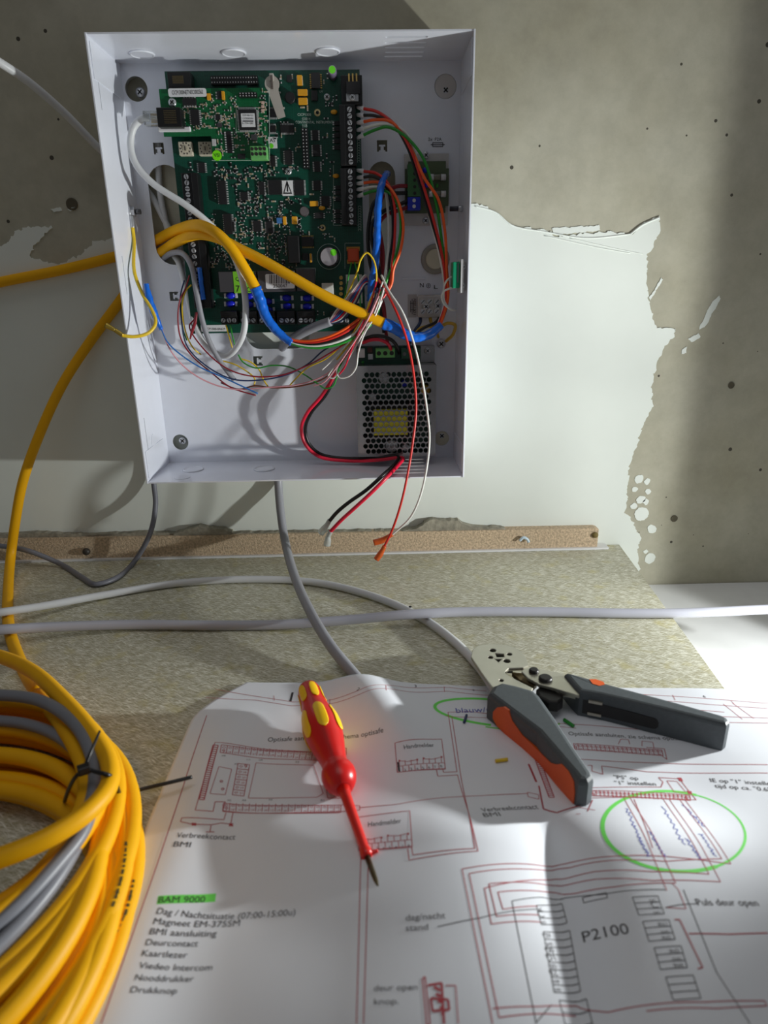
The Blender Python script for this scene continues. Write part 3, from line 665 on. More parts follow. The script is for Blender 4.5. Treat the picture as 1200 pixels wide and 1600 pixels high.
# ---- board screws, plated holes, lettering
for u, v in ((451, 268), (511, 152)): screw('board_screw', Y(u, v, YB), .0028, .0018, pcb)
b = B()
for u, v in ((496, 176), (504, 356)): c = Y(u, v, YB-.0001); b.lathe(c, c+YV, [(0, .0029), (.0002, .0029), (.0002, .0014)], 20, caps=False)
link('plated_ring', b, mat('plated_ring', (206, 190, 140), .4, .5), pcb)
b = B(); yt(b, 'CICP1300', 465, 181, 486, 181, YB-.0002); yt(b, '\u00a92014', 472, 187.5, 485, 187.5, YB-.0002); yt(b, 'CONTINENTAL  INSTRUMENTS', 462, 193, 522, 193, YB-.0002, .0022)
yt(b, 'UV', 499, 144.5, 504.5, 144.5, YB-.0002); yt(b, 'J18', 472, 199, 480, 199, YB-.0002)
for u, v, n in ((558.5, 219, 9), (560, 322, 10)):
    for k in range(n):
        for l in ((u, v+k*4, u+4, v+k*4), (u, v+k*4, u, v+k*4+3), (u+4, v+k*4, u+4, v+k*4+3)): yline(b, *l, YB-.0002, .0003)
for l in ((539, 380, 563, 380), (539, 380, 539, 420), (521, 258, 521, 352), (521, 352, 560, 352)): yline(b, *l, YB-.0002, .0003)
c = Y(514, 401, YB-.0002)
for k in range(30):
    a0, a1 = 2*math.pi*k/30, 2*math.pi*(k+1)/30; f = lambda a, r: c+Vector((math.cos(a)*r, 0, math.sin(a)*r)); b.poly([f(a0, .0112), f(a1, .0112), f(a1, .0108), f(a0, .0108)])
link('silkscreen', b, M_SILK, pcb)
# ---- the countless tiny soldered parts, sown over the free spots of the board
busy = [(255, 105, 425, 252), (528, 105, 570, 355), (283, 268, 330, 484), (340, 420, 495, 520), (412, 110, 450, 190), (462, 110, 503, 166), (497, 380, 570, 480), (418, 278, 478, 308), (448, 366, 494, 412), (455, 174, 508, 196), (476, 322, 500, 340), (295, 484, 345, 520), (338, 280, 366, 368), (470, 198, 502, 300)]
b = B(); n = 0
while n < 430:
    u, v = random.uniform(272, 528), random.uniform(112, 512)
    if n > 150 and not (325 < u < 470 and 260 < v < 420): continue
    if any(x0-1 < u < x1+1 and y0-1 < v < y1+1 for x0, y0, x1, y1 in busy[:4]+busy[5:]) : continue
    c = Y(u, v, YB)
    if c.x < -.104: continue
    vert = random.random() < .6; s = random.uniform(.7, 1.25)
    hx, hz = (.00055*s, .0011*s) if vert else (.0011*s, .00055*s); d = random.random()
    b.mi(0 if d < .25 else 1).box(c.x-hx, c.x+hx, YB-.0009, YB-.0001, c.z-hz, c.z+hz)
    b.mi(2)
    if vert: [b.box(c.x-hx, c.x+hx, YB-.0007, YB-.0001, c.z+q*(hz+.0004)-.0004, c.z+q*(hz+.0004)+.0004) for q in (-1, 1)]
    else: [b.box(c.x+q*(hx+.0004)-.0004, c.x+q*(hx+.0004)+.0004, YB-.0007, YB-.0001, c.z-hz, c.z+hz) for q in (-1, 1)]
    n += 1
tag(link('surface_mount_parts', b, [mat('smd_beige', (176, 160, 130), .4), M_CHIPB, M_PIN], pcb), kind='stuff')

# ------------------------------------------------------------------ plug-in network board
YD = -.0265
nb = thing('network_board', 'brighter green plug-in network board on the upper left of the control board', 'circuit board', Vector((-.09, YD+.0016, .1)))
def yp(l, y): return [(q.x, q.z) for q in (Y(u, v, y) for u, v in l)]
tl = Y(248, 139, YD); br = Y(421, 251, YD); xm = Y(331, 231, YD).x; zm = Y(290, 213, YD).z; xl = tl.x
link('board', plate([[(xl, tl.z), (br.x, tl.z), (br.x, br.z), (xm, br.z), (xm, zm), (xl, zm)]], .0016, MW(YD+.0008)), M_PCB2, nb)
link('board_connector', B().box(br.x-.06, br.x-.02, YD+.0017, YB-.0001, tl.z-.012, tl.z-.006), M_BLACK, nb)
link('standoff', B().cyl(Y(269, 160, YD+.0016), -YV, .0022, YB-YD-.0017, 12), M_PIN, nb)
sticker(nb, 'serial_label', 263, 138, 322.5, 151.5, YD-.0022, M_LABEL, .0016, [('CICP1300NETNEC/002562', 269, 147.8, 317.5, 146.6, .0032)], 'white label with a serial number')
screw('board_screw', Y(269.5, 160.5, YD), .0034, .002, nb)
js = comp(nb, 'network_socket', 245, 167.5, 283, 198, .0125, [M_BLACK, M_DIMG], base=YD, bev=.0006, add=lambda b, x0, x1, z0, z1, y: (b.mi(1), [b.box(x0+.006, x1-.004, y-.0003, y, z0+(z1-z0)*(.18+.09*k), z0+(z1-z0)*(.18+.09*k)+.0004) for k in range(8)]), label='black network socket with gold contacts')
comp(nb, 'socket_foot', 247, 198, 297, 205, .004, M_LABEL, base=YD, bev=.0005, label='white foot of the network socket')
def dcomp(name, *a, **k): return comp(nb, name, *a, base=YD, **k)
soic(nb, 298, 171, 311, 195, 'lr', 8, .0025, YD); soic(nb, 285, 153, 306, 164, 'tb', 5, .003, YD, name='transistor'); soic(nb, 337, 179, 344, 187, 'lr', 4, .0015, YD)
q = soic(nb, 373, 171, 401, 203, 'lrtb', 18, .0018, YD, name='processor')
sticker(q, 'processor_label', 377, 177, 398.5, 198.5, YD-.002, M_LABEL, .0002, [('CICP1300-V1.0.1', 379, 181.5, 396, 181.5, .0014), ('CICP00A3424', 379, 186.5, 396, 186.5, .0014), ('-', 379, 189.3, 396, .8), ('B 1710-1202', 379, 194, 396, 194, .0014)])
soic(nb, 339, 142, 346, 155, 'lr', 3, .002, YD, name='transistor'); dcomp('tantalum_capacitor', 346, 142, 350.5, 155, .003, M_TANT); dcomp('tantalum_capacitor', 323, 145.5, 329, 156, .002, M_TANT)
header(373, 144, 401, 151.5, 6, False, .005, M_BLACK, nb, YD)
gt = dcomp('terminal_block', 391, 228, 417, 249, .009, [M_GTERM, M_SLOT], bev=.0005, label='light green eight-way terminal block', add=lambda b, x0, x1, z0, z1, y: (b.mi(1), [b.cyl(Vector((x0+(x1-x0)*(i+.5)/4, y-.0001, z0+(z1-z0)*t)), YV, .0014, .0002, 12) for i in range(4) for t in (.4, .78)]))
o = link('dot_sticker', B().cyl(Y(339, 243, YD-.0003), YV, .0041, .0002, 24), mat('lime_dot', (130, 240, 20), .5), nb)
b = B(); yt(b, 'VSI', 334.5, 245.5, 343.5, 245, YD-.0008); link('dot_lettering', b, M_INK, nb)
dcomp('crystal', 392, 210, 402, 219, .0012, M_DARKST); dcomp('crystal', 339, 192, 347, 199, .0012, M_DARKST); dcomp('chip', 371, 240, 383, 248, .002, M_CHIPB); dcomp('led', 331, 217, 337.5, 228, .001, M_PIN)
for v in (160, 166, 172): dcomp('capacitor', 408, v-2, 413, v+2.5, .001, mat('smd_pink', (206, 176, 160), .45))
soic(nb, 354, 205, 362, 239, 'lr', 9, .001, YD, name='resistor_array')
b = B(); n = 0
while n < 150:
    u, v = random.uniform(287, 417), random.uniform(141, 248)
    if any(x0-1 < u < x1+1 and y0-1 < v < y1+1 for x0, y0, x1, y1 in ((240, 205, 332, 260), (262, 136, 324, 153), (335, 140, 352, 157), (371, 140, 404, 205), (296, 169, 314, 197), (388, 225, 420, 252), (240, 160, 286, 212), (331, 235, 347, 250), (369, 236, 386, 250), (351, 203, 365, 241), (283, 152, 308, 166))): continue
    c = Y(u, v, YD); vert = random.random() < .5; s = random.uniform(.7, 1.1); hx, hz = (.0005*s, .001*s) if vert else (.001*s, .0005*s)
    b.mi(random.choice((0, 0, 1))).box(c.x-hx, c.x+hx, YD-.0008, YD-.0001, c.z-hz, c.z+hz); b.mi(2)
    if vert: [b.box(c.x-hx, c.x+hx, YD-.0006, YD-.0001, c.z+q*(hz+.0004)-.0004, c.z+q*(hz+.0004)+.0004) for q in (-1, 1)]
    else: [b.box(c.x+q*(hx+.0004)-.0004, c.x+q*(hx+.0004)+.0004, YD-.0006, YD-.0001, c.z-hz, c.z+hz) for q in (-1, 1)]
    n += 1
tag(link('surface_mount_parts', b, [mat('smd_beige', (176, 160, 130), .4), M_CHIPB, M_PIN], nb), kind='stuff')
b = B()
x0, x1, z0, z1 = br.x-.0004, br.x, br.z, tl.z
for l in ((331, 250.6, 421, 250.6), (420.5, 139, 421.3, 251), (369, 168, 404, 168), (369, 206, 405, 206), (369, 168, 369, 206), (404, 168, 405, 206), (285, 170, 285, 198)): yline(b, *l, YD-.0002, .0004)
link('silkscreen', b, M_SILK, nb)
# ------------------------------------------------------------------ power supply
YP = -.030
px0, px1, pz0, pz1 = yrect(558, 571, 681, 713, YP)
ps = thing('power_supply', 'power supply unit under a perforated steel cover at the lower right of the metal box', 'power supply', Vector(((px0+px1)/2, -.001, pz0)))
M_COVER = mat('perforated_steel', (158, 156, 158), .2, .8, var=.06)
hol = []
nr, nc = 15, 12
for j in range(nr):
    z = pz1-.0085-(pz1-pz0-.014)*j/(nr-1)
    for i in range(nc+(1 if j % 2 else 0)):
        x = px0+.0075+(px1-px0-.0145)*(i+(0 if j % 2 else .5))/nc
        if px0+.005 < x < px1-.004: hol.append(circ(x, z, .0024, 12))
b = plate([rect(px0, px1, pz0, pz1)]+hol, .0007, MW(YP+.00035))
for x in (px0, px1-.0007): b.box(x, x+.0007, -.0008, YP+.0007, pz0, pz1)
b.box(px0, px1, -.0008, YP+.0007, pz0, pz0+.0007); b.box(px0, px1, -.013, YP+.0007, pz1-.0007, pz1)
tag(link('perforated_cover', b, M_COVER, ps), 'perforated steel cover')
gx0, gx1, gz0, gz1 = yrect(557, 541, 679, 569, -.0095)
link('board', B().box(px0+.001, px1-.001, -.0095, -.0079, pz0+.001, gz1), M_PCB, ps)
link('base_tray', B().box(px0, px1, -.0018, -.0006, pz0, gz1).box(px1-.014, px1, -.0105, -.0018, pz1, gz1, .0004), M_COVER, ps)
def pscomp(name, u0, v0, u1, v1, h, m, add=None, label=None, bev=.0004):
    return comp(ps, name, u0, v0, u1, v1, h, m, -.0096, bev, add, label)
pscomp('terminal_block', 587, 545, 617, 559, .012, [M_GTERM, M_SLOT], add=lambda b, x0, x1, z0, z1, y: (b.mi(1), [b.cyl(Vector((x0+(x1-x0)*(i+.5)/3, y-.0001, (z0+z1)/2)), YV, .0021, .0002, 14) for i in range(3)]), label='light green three-way terminal block')
pscomp('terminal_block', 627, 545, 657, 561, .012, [mat('dark_green_terminal', (20, 74, 52), .4), M_DARKST], add=lambda b, x0, x1, z0, z1, y: (b.mi(1), [b.cyl(Vector((x0+(x1-x0)*(i+.5)/3, y-.0001, (z0+z1)/2)), YV, .0018, .0003, 14) for i in range(3)]), label='dark green three-way terminal block')
pscomp('white_connector', 559, 546, 570, 559, .010, M_LABEL); pscomp('trimmer', 574, 543, 582, 551, .004, mat('brown_part', (84, 44, 40), .5))
pscomp('led', 575, 553, 583, 562, .006, M_STEEL); c = Y(567, 566, -.012); link('led', B().ball(c, .0015, .0015, .0012), mat('green_led', (60, 160, 60), .3), ps)
screw('cover_screw', Y(668, 548, -.0106), .0032, .002, ps)
pscomp('transformer', 584, 640, 637, 680, .0188, [mat('yellow_tape', (236, 226, 60), .5), M_CHIPB], add=lambda b, x0, x1, z0, z1, y: b.mi(1).box(x0-.004, x1+.004, -.024, -.0096, z0-.005, z1+.005, .0006), label='transformer wrapped in yellow tape')
for u, v, r, h, m in ((600, 590, .0055, .015, M_STEEL), (582, 622, .004, .014, M_STEEL), (632, 600, .003, .012, M_BLUEC), (612, 697, .0065, .015, M_STEEL), (650, 640, .006, .013, M_CHIPB), (665, 610, .005, .012, mat('film_yellow', (206, 168, 60), .4)), (570, 690, .005, .012, M_CHIPB), (634, 700, .004, .014, M_STEEL)):
    c = Y(u, v, YP+.006); link('capacitor', B().cyl(Vector((c.x, -.0096, c.z)), YV, r, h, 18, .0008), m, ps)
# ------------------------------------------------------------------ fuse board
fb = thing('fuse_board', 'small green fuse board with two fuses at the right of the metal box', 'circuit board', Y(668, 333, -.0008))
x0, x1, z0, z1 = yrect(632, 240, 702, 352, -.0028)
link('carrier_plate', plate([[(x0, z0), (x1-.001, z0), (x1-.001, z0+.018), (x1, z0+.018), (x1, z1-.018), (x1-.001, z1-.018), (x1-.001, z1), (x0, z1)]], .0018, MW(-.0017)), mat('frosted_plastic', (196, 193, 190), .3), fb)
YF = -.0052
x0, x1, z0, z1 = yrect(633, 252, 701, 333, YF)
nx, nz_ = .0028, .006
link('board', plate([[(x0+nx, z0), (x1-nx, z0), (x1-nx, z0+nz_), (x1, z0+nz_), (x1, z1-nz_), (x1-nx, z1-nz_), (x1-nx, z1), (x0+nx, z1), (x0+nx, z1-nz_), (x0, z1-nz_), (x0, z0), ]], .0016, MW(YF+.0008)), mat('olive_board', (84, 98, 68), .45, var=.12), fb)
def fcomp(*a, **k): return comp(fb, *a, base=YF, **k)
fcomp('terminal_block', 637, 256, 657, 307, .010, [mat('mid_green_terminal', (62, 110, 66), .4), M_SLOT], add=lambda b, x0, x1, z0, z1, y: (b.mi(1), [b.cyl(Vector((x0+(x1-x0)*.55, y-.0001, z0+(z1-z0)*(k+.5)/5)), YV, .0014, .0002, 12) for k in range(5)]))
fcomp('terminal_block', 637, 308, 657, 328, .010, [mat('blue_terminal', (30, 52, 190), .35), M_PIN], label='blue two-way terminal block', add=lambda b, x0, x1, z0, z1, y: (b.mi(1), [b.cyl(Vector((x0+(x1-x0)*.5, y-.0001, z0+(z1-z0)*t)), YV, .0016, .0003, 12) for t in (.28, .74)]))
for v in (277, 303):
    p, q = Y(671, v, YF-.003), Y(695, v, YF-.003); o = link('fuse', B().cyl(p, XV, .0025, q.x-p.x, 16), mat('fuse_glass', (150, 150, 130), .1, trans=.4), fb)
    b = B().cyl(p-XV*.0006, XV, .0028, .0045, 16).cyl(q-XV*.0036, XV, .0028, .0045, 16); link('fuse_cap', b, M_PIN, o)
for u, v in ((664, 266), (667, 289)): link('blue_capacitor', B().ball(Y(u, v, YF-.0025), .0026, .0022, .0024), M_BLUEC, fb)
c = Y(683, 290, YF-.001); link('led', B().ball(c, .0014, .0012, .002), mat('green_led', (60, 160, 60), .3), fb)
screw('plate_screw', Y(665.5, 243, -.0026), .0030, .0022, fb); screw('plate_screw', Y(665, 345, -.0026), .0030, .0022, fb)
# ------------------------------------------------------------------ mains terminal
mt = thing('mains_terminal', 'frosted three-way mains terminal block below the letters N and L', 'terminal block', Y(670, 496, -.0008))
M_FROST = mat('translucent_nylon', (198, 194, 190), .35)
x0, x1, z0, z1 = yrect(653, 462, 690, 496, -.014)
b = B().box(x0, x1, -.013, -.0008, z0, z1, .0012)
for t in (.2, .5, .8): b.cyl(Vector((x0+(x1-x0)*t, -.006, z0-.0006)), ZV, .0034, z1-z0+.0012, 14)
for t in (.2, .5, .8):
    for s in (.27, .73): b.cyl(Vector((x0+(x1-x0)*t, -.0131, z0+(z1-z0)*s)), YV, .0032, .002, 16)
link('terminal_body', b, M_FROST, mt)
for t in (.2, .5, .8):
    for s in (.27, .73): screw('terminal_screw', Vector((x0+(x1-x0)*t, -.0152, z0+(z1-z0)*s)), .0022, .0004, mt, cross=False)
screw('fixing_screw', Y(665.5, 479, -.0131), .0032, .0022, mt); screw('fixing_screw', Y(684, 478, -.0131), .0032, .0022, mt)
# ------------------------------------------------------------------ tamper switch
tw = thing('tamper_switch', 'green and white tamper switch on the right wall of the metal box', 'switch', Vector((BX-TH, -.06, Y(716, 454, -.06).z)))
yt0 = -.067
x0, x1, z0, z1 = yrect(706, 409, 727, 454, yt0)
link('mount_plate', B().box(x1-.0045, x1-.002, yt0-.004, yt0+.018, z0-.002, z1+.002, .0005), M_LABEL, tw)
link('switch_body', B().box(x0+.0005, x1-.005, yt0-.002, yt0+.014, z0+.002, z1, .0006), mat('switch_green', (18, 138, 98), .35), tw)
link('switch_window', B().box(x0+.0045, x1-.0062, yt0-.0026, yt0-.0018, z0+.0065, z1-.001, .0003), mat('reed_grey', (112, 112, 118), .3), tw)
link('bracket', B().box(x1-.002, max(BX-TH, x1), yt0+.004, yt0+.02, z0, z1, .0004), mat('clear_grey_sticker', (190, 186, 184), .35), tw)
for v in (417, 446): screw('switch_screw', Vector((x1-.0018, yt0-.001, Y(731, v, yt0).z)), .0018, .0012, tw)
b = B()
b.tube([Y(708, 431, -.060), Y(697, 440, -.060), Y(693, 455, -.058), Y(695, 472, -.056), Y(703, 482, -.054), Y(711, 485, -.050)], .00085, 8)
b.tube([Y(708, 449, -.062), Y(694, 455, -.060), Y(690, 464, -.059), Y(694, 475, -.057), Y(703, 483, -.055), Y(709, 485, -.050)], .00085, 8)
M_WHW = mat('white_insulation', (222, 222, 216), .4)
link('white_wire', b, M_WHW, tw)
# ------------------------------------------------------------------ cables and wires
M_YEL = mat('yellow_jacket', (240, 176, 0), .5, var=.03, spec=.3)
M_GREY = mat('grey_jacket', (146, 147, 154), .42, var=.03)
M_DGREY = mat('slate_grey_jacket', (112, 113, 122), .42, var=.03)
M_WHC = mat('white_jacket', (212, 214, 216), .4, var=.02)
M_BLTAPE = mat('blue_tape', (22, 104, 212), .25, var=.08, vscale=200, coat=.3)
WC = {'red': mat('red_insulation', (206, 42, 34), .38), 'black': mat('black_insulation', (26, 25, 26), .38), 'orange': mat('orange_insulation', (240, 92, 28), .38), 'white': M_WHW,
      'green': mat('green_insulation', (34, 140, 44), .38), 'blue': mat('blue_insulation', (28, 104, 178), .38), 'darkred': mat('dark_red_insulation', (138, 26, 40), .38), 'yellow': mat('yellow_insulation', (232, 196, 40), .38),
      'pink': mat('pink_insulation', (214, 150, 158), .4), 'violet': mat('violet_insulation', (92, 68, 130), .4), 'brown': mat('brown_insulation', (106, 52, 36), .4), 'navy': mat('navy_insulation', (34, 54, 96), .4), 'crimson': mat('crimson_insulation', (214, 26, 58), .35)}
M_FERR = M_LABEL
M_COPPER = mat('bare_copper', (196, 140, 84), .35, .9)
P3 = lambda l: [Y(*p) for p in l]
def cable(name, label, cat, pts, r, m, group=None, seg=12, res=10):
    return tag(link(name, B().tube(pts, r, seg, res), m), label, cat, group)
RY = .0047
def yellow(label, jacket, sleeve, sleeve_r, wires, base):
    t = thing('yellow_cable', label, 'cable', base)
    link('jacket', B().tube(jacket, RY, 16, 10), M_YEL, t)
    tag(link('tape_sleeve', B().tube(sleeve, sleeve_r, 16, 14, rough=.14), M_BLTAPE, t), 'blue tape sleeve')
    for col, pts in wires:
        o = tag(link('conductor', B().tube(pts, .00128, 8, 10), WC[col], t), col+' conductor')
        d = (pts[1]-pts[0]).normalized(); a = pts[0]
        link('wire_ferrule', B().lathe(a-d*.0062, a+d, [(0, .0011), (.002, .0016), (.0062, .0020), (.0072, .0020)], 12), M_FERR, o)
def term(u, v): return (u, v, -.0215)
rows2 = (267.5, 277, 286, 295, 304)
E2 = [((452+i*1.2, 533+i*2.0-4, -.05)) for i in range(5)]
def to_sleeve(i): 
    o = (i-2)
    return [(604-o*3, 452+o*2, -.044), (578+o*3, 495+o*3, -.050), (540+o*3, 524+o*3.6, -.053), (500+o*1.5, 537+o*3, -.053), (470+o*.5, 537+o*2, -.051), (450, 532+o*1.2, -.050)]
W2 = [('red', [(567, 267.5, -.0215), (588, 271, -.026), (606, 287, -.031), (616, 320, -.036), (617, 365, -.04), (613, 410, -.044)]+to_sleeve(1)),
      ('black', [(567, 277, -.0215), (584, 276, -.026), (600, 286, -.029), (611, 318, -.034), (614, 365, -.036), (608, 410, -.041)]+to_sleeve(2)[0:]),
      ('orange', [(567, 286, -.0215), (586, 284, -.025), (604, 289, -.032), (621, 312, -.038), (630, 350, -.042), (626, 390, -.046), (615, 420, -.048)]+to_sleeve(0)),
      ('white', [(567, 295, -.0215), (586, 292, -.025), (600, 296, -.027), (606, 330, -.028), (606, 390, -.03), (602, 430, -.04)]+to_sleeve(3)),
      ('green', [(567, 304, -.0215), (582, 299, -.026), (602, 298, -.031), (620, 316, -.036), (626, 350, -.04), (621, 390, -.044)]+to_sleeve(4))]
yellow('yellow cable from the left edge into the box, its blue sleeve below the relays',
       P3([(-70, 458, .0066), (0, 441, .0066), (100, 421, .0066), (180, 401, .0066), (212, 392, .0066), (238, 379, .0066), (258, 368, .0035), (280, 358, -.016), (312, 352, -.040), (338, 364, -.049), (360, 386, -.0515), (380, 416, -.0515), (403, 457, -.0505)]),
       P3([(399, 449, -.051), (406, 468, -.050), (414, 492, -.049), (427, 511, -.049), (441, 525, -.049), (456, 536, -.050)]), [.0051, .0050, .0046, .0040, .0037, .0032], [(c, P3(p)) for c, p in W2], Y(300, 420, 0))
W1 = [('red', [(567, 169.5, -.0215), (590, 175, -.027), (620, 198, -.034), (641, 232, -.04), (658, 280, -.044), (677, 342, -.048), (691, 400, -.05), (696, 440, -.052), (696, 475, -.052), (684, 511, -.052)]),
      ('black', [(567, 180, -.0215), (586, 181, -.027), (612, 192, -.031), (637, 231, -.036), (653, 280, -.04), (674, 345, -.044), (691, 405, -.048), (698, 445, -.049), (698, 478, -.050), (686, 512, -.052)]),
      ('orange', [(567, 190.5, -.0215), (588, 187, -.027), (612, 191, -.033), (640, 228, -.038), (663, 278, -.046), (685, 312, -.048), (695, 360, -.05), (698, 420, -.053), (700, 465, -.053), (688, 509, -.053)]),
      ('white', [(567, 201, -.0215), (586, 195.5, -.027), (608, 195, -.032), (636, 210, -.036), (654, 262, -.038), (668, 325, -.042), (684, 385, -.046), (694, 440, -.050), (694, 478, -.050), (683, 512, -.051)]),
      ('green', [(567, 211.5, -.0215), (586, 203, -.027), (606, 198.5, -.033), (632, 212, -.038), (661, 247, -.043), (680, 312, -.046), (692, 390, -.049), (697, 440, -.0495), (695, 476, -.049), (684, 513, -.051)])]
yellow('yellow cable rising from the coil, its blue sleeve above the power supply',
       [Z(60, 1085, .024), Z(34, 1040, .006), Z(14, 980, .005), Z(13, 915, .005)]+P3([(17, 868, -.028), (24, 815, -.024), (36, 752, -.022), (62, 678, -.016), (98, 600, -.006), (140, 535, .004), (185, 474, .0066), (220, 425, .0066), (242, 402, .0066), (260, 389, .0025), (282, 375, -.018), (310, 366, -.032), (338, 371, -.0375), (372, 388, -.041), (412, 408, -.045), (456, 433, -.049), (505, 461, -.052), (555, 485, -.053), (606, 508, -.053)]),
       P3([(599, 505, -.053), (615, 512, -.053), (633, 522, -.053), (652, 527, -.053), (672, 522, -.0525), (690, 507, -.052)]), [.0052, .0051, .0050, .0046, .0041, .0034], [(c, P3(p)) for c, p in W1], Y(120, 840, .004))
# network cable with clear plug
nc = thing('network_cable', 'white network cable with clear plug in the brighter green network board', 'cable', Y(352, 556, -.02))
link('jacket', B().tube(P3([(234, 184, -.0335), (222, 186, -.0335), (209, 199, -.034), (204, 226, -.034), (211, 254, -.035), (237, 285, -.036), (290, 320, -.036), (322, 345, -.034), (345, 369, -.0305), (366, 402, -.033), (379, 440, -.041), (384, 482, -.044), (378, 528, -.039), (354, 556, -.026), (326, 545, -.017), (304, 505, -.012), (291, 455, -.0085), (280, 412, -.002), (270, 395, .0066), (262, 360, .0075), (250, 300, .0078), (246, 200, .0078)]), .0029, 12, 10), M_WHC, nc)
M_CLEAR = mat('clear_plastic', (232, 236, 238), .08, trans=.85)
x0, x1, z0, z1 = yrect(224, 171, 246, 198, -.037)
b = B().box(x0, x1+.002, -.0385, -.029, z0+.001, z1-.001, .0008).box(x0+.004, x1, -.0405, -.0385, z0+.005, z1-.005, .0004); tag(link('plug', b, M_CLEAR, nc), 'clear plastic plug')
b = B()
for k in range(8): b.box(x0+.006, x1+.001, -.0352, -.0344, z0+.003+(z1-z0-.006)*k/7.5, z0+.0036+(z1-z0-.006)*k/7.5)
link('contact', b, M_GOLD, nc)
# grey cables
cable('grey_cable', 'light grey cable inside the box, coming out of its left opening', 'cable', P3([(246, 430, .0075), (250, 412, .0066), (258, 402, .002), (270, 395, -.010), (287, 397, -.022), (299, 416, -.028), (307, 456, -.031), (316, 500, -.032), (328, 536, -.031), (345, 566, -.029), (366, 594, -.027)]), .0025, M_GREY)
cable('grey_cable', 'thick grey cable hanging below the box and passing under the paper', 'cable', P3([(517, 502, -.032), (492, 511, -.026), (462, 526, -.016), (446, 536, -.004), (440, 550, .0055), (437, 600, .0066), (436, 700, .0066), (435, 752, .005), (438, 795, -.008), (444, 838, -.026)])+[Z(458, 893, .020), Z(482, 950, .0175), Z(516, 1008, .012), Z(560, 1062, .0052), Z(600, 1110, .0048)], .0044, M_GREY)
cable('grey_cable', 'thin dark grey cable dipping onto the board below the lower left corner of the box', 'cable', P3([(238, 700, .0066), (240, 752, .004), (243, 788, -.004), (235, 832, -.018)])+[Z(208, 880, .0032), Z(178, 905, .0031), Z(150, 913, .0031), Z(128, 902, .0031), Z(92, 880, .0045)]+P3([(45, 861, -.016), (0, 853, -.009), (-70, 850, -.006)]), .0027, M_DGREY)
cable('white_cable', 'white cable curving over the fibre board and ending under the crimping pliers', 'cable', [Z(-70, 968, .009), Z(0, 957, .0137), Z(60, 948, .010), Z(160, 930, .0045), Z(280, 911, .004), (Z(400, 905, .004)), Z(500, 911, .004), Z(590, 934, .004), Z(660, 966, .004), Z(712, 1004, .004), Z(748, 1042, .004), Z(775, 1080, .004)], .0036, M_WHC)
cable('grey_cable', 'long light grey cable lying straight across the fibre board to the right edge', 'cable', [Z(-70, 990, .012), Z(0, 984, .0144), Z(70, 980, .0105), Z(200, 976, .0055), Z(330, 977, .0048), Z(440, 976, .0048), Z(540, 969, .0075), Z(640, 960, .0125), Z(730, 956, .009), Z(850, 956, .0055), Z(960, 958, .005), Z(1060, 958, .005), Z(1140, 955, .005), Z(1260, 949, .005)], .0043, mat('light_grey_jacket', (176, 177, 188), .4, var=.02))
cable('white_cable', 'whitish cable entering at the upper left edge towards the box', 'cable', P3([(-60, 62, -.095), (0, 98, -.062), (42, 126, -.045), (100, 176, -.018), (155, 232, .004), (190, 262, .0076), (232, 300, .0076), (255, 340, .0076), (272, 372, .0070), (300, 440, .0070)]), [.0034]*5+[.0030]*5, M_WHC)
# earth lead
M_GY = [WC['yellow'], WC['green']]
c = eb.location
el = thing('earth_lead', 'green and yellow earth wire on the left wall bolt, ending in a loose brass spade', 'wire', c)
link('wire', B().tube([c+Vector((.0015, -.0045, -.012)), c+Vector((.0018, -.006, -.024))]+P3([(210, 425, -.05), (222, 458, -.055), (238, 486, -.062), (243, 505, -.068), (232, 520, -.074), (210, 526, -.08), (190, 524, -.084)]), .0015, 12, 10, stripe=(0, 1, 2, 3)), M_GY, el)
M_BRASS = mat('brass', (206, 178, 84), .3, .9)
link('ring_lug', B().lathe(c+XV*.0002, c+XV, [(0, .0056), (.001, .0056)], 20).tube([c+Vector((.001, -.003, -.004)), c+Vector((.0014, -.004, -.008)), c+Vector((.0016, -.0046, -.0135))], .0019, 10), M_STEEL, el)
p, q, r_ = Y(192, 524, -.084), Y(180, 516, -.085), Y(165, 508, -.086)
b = B().tube([p, p.lerp(q, .5), q], .0019, 10).tube([q, r_], [.0017, .0026], 8); tag(link('spade_terminal', b, M_BRASS, el), 'brass spade terminal')
# earth wires of the mains terminal
cable('earth_wire', 'green and yellow wire looping from the mains terminal to the lower earth screw', 'wire', P3([(672, 497, -.009), (675, 506, -.012), (685, 511, -.014), (700, 505, -.02), (711, 508, -.024), (708, 522, -.02), (697, 533, -.008)]), .0016, mat('dull_yellow_insulation', (196, 160, 50), .4))
cable('earth_wire', 'green and yellow wire lying behind the blue sleeve above the power supply', 'wire', P3([(648, 525, -.022), (655, 514, -.025), (668, 510, -.022), (680, 514, -.016), (685, 527, -.008)]), .0013, mat('dull_yellow_insulation', (196, 160, 50), .4))
cable('mains_wire', 'dark blue wire dropping from the mains terminal behind the blue sleeve', 'wire', P3([(657, 497, -.009), (656, 505, -.014), (648, 517, -.018), (640, 535, -.018), (636, 547, -.0185)]), .0016, WC['navy'])
cable('mains_wire', 'black wire running from the mains terminal behind the blue sleeve', 'wire', P3([(687, 495, -.009), (680, 504, -.022), (665, 511, -.026), (650, 522, -.026), (646, 536, -.020), (650, 547, -.0185)]), .0014, WC['black'])
screw('earth_screw', Y(689, 537, -.0008), .0042, .004).name = 'earth_screw'
tag(bpy.data.objects['earth_screw'], 'zinc earth screw on the back wall right above the power supply', 'screw')
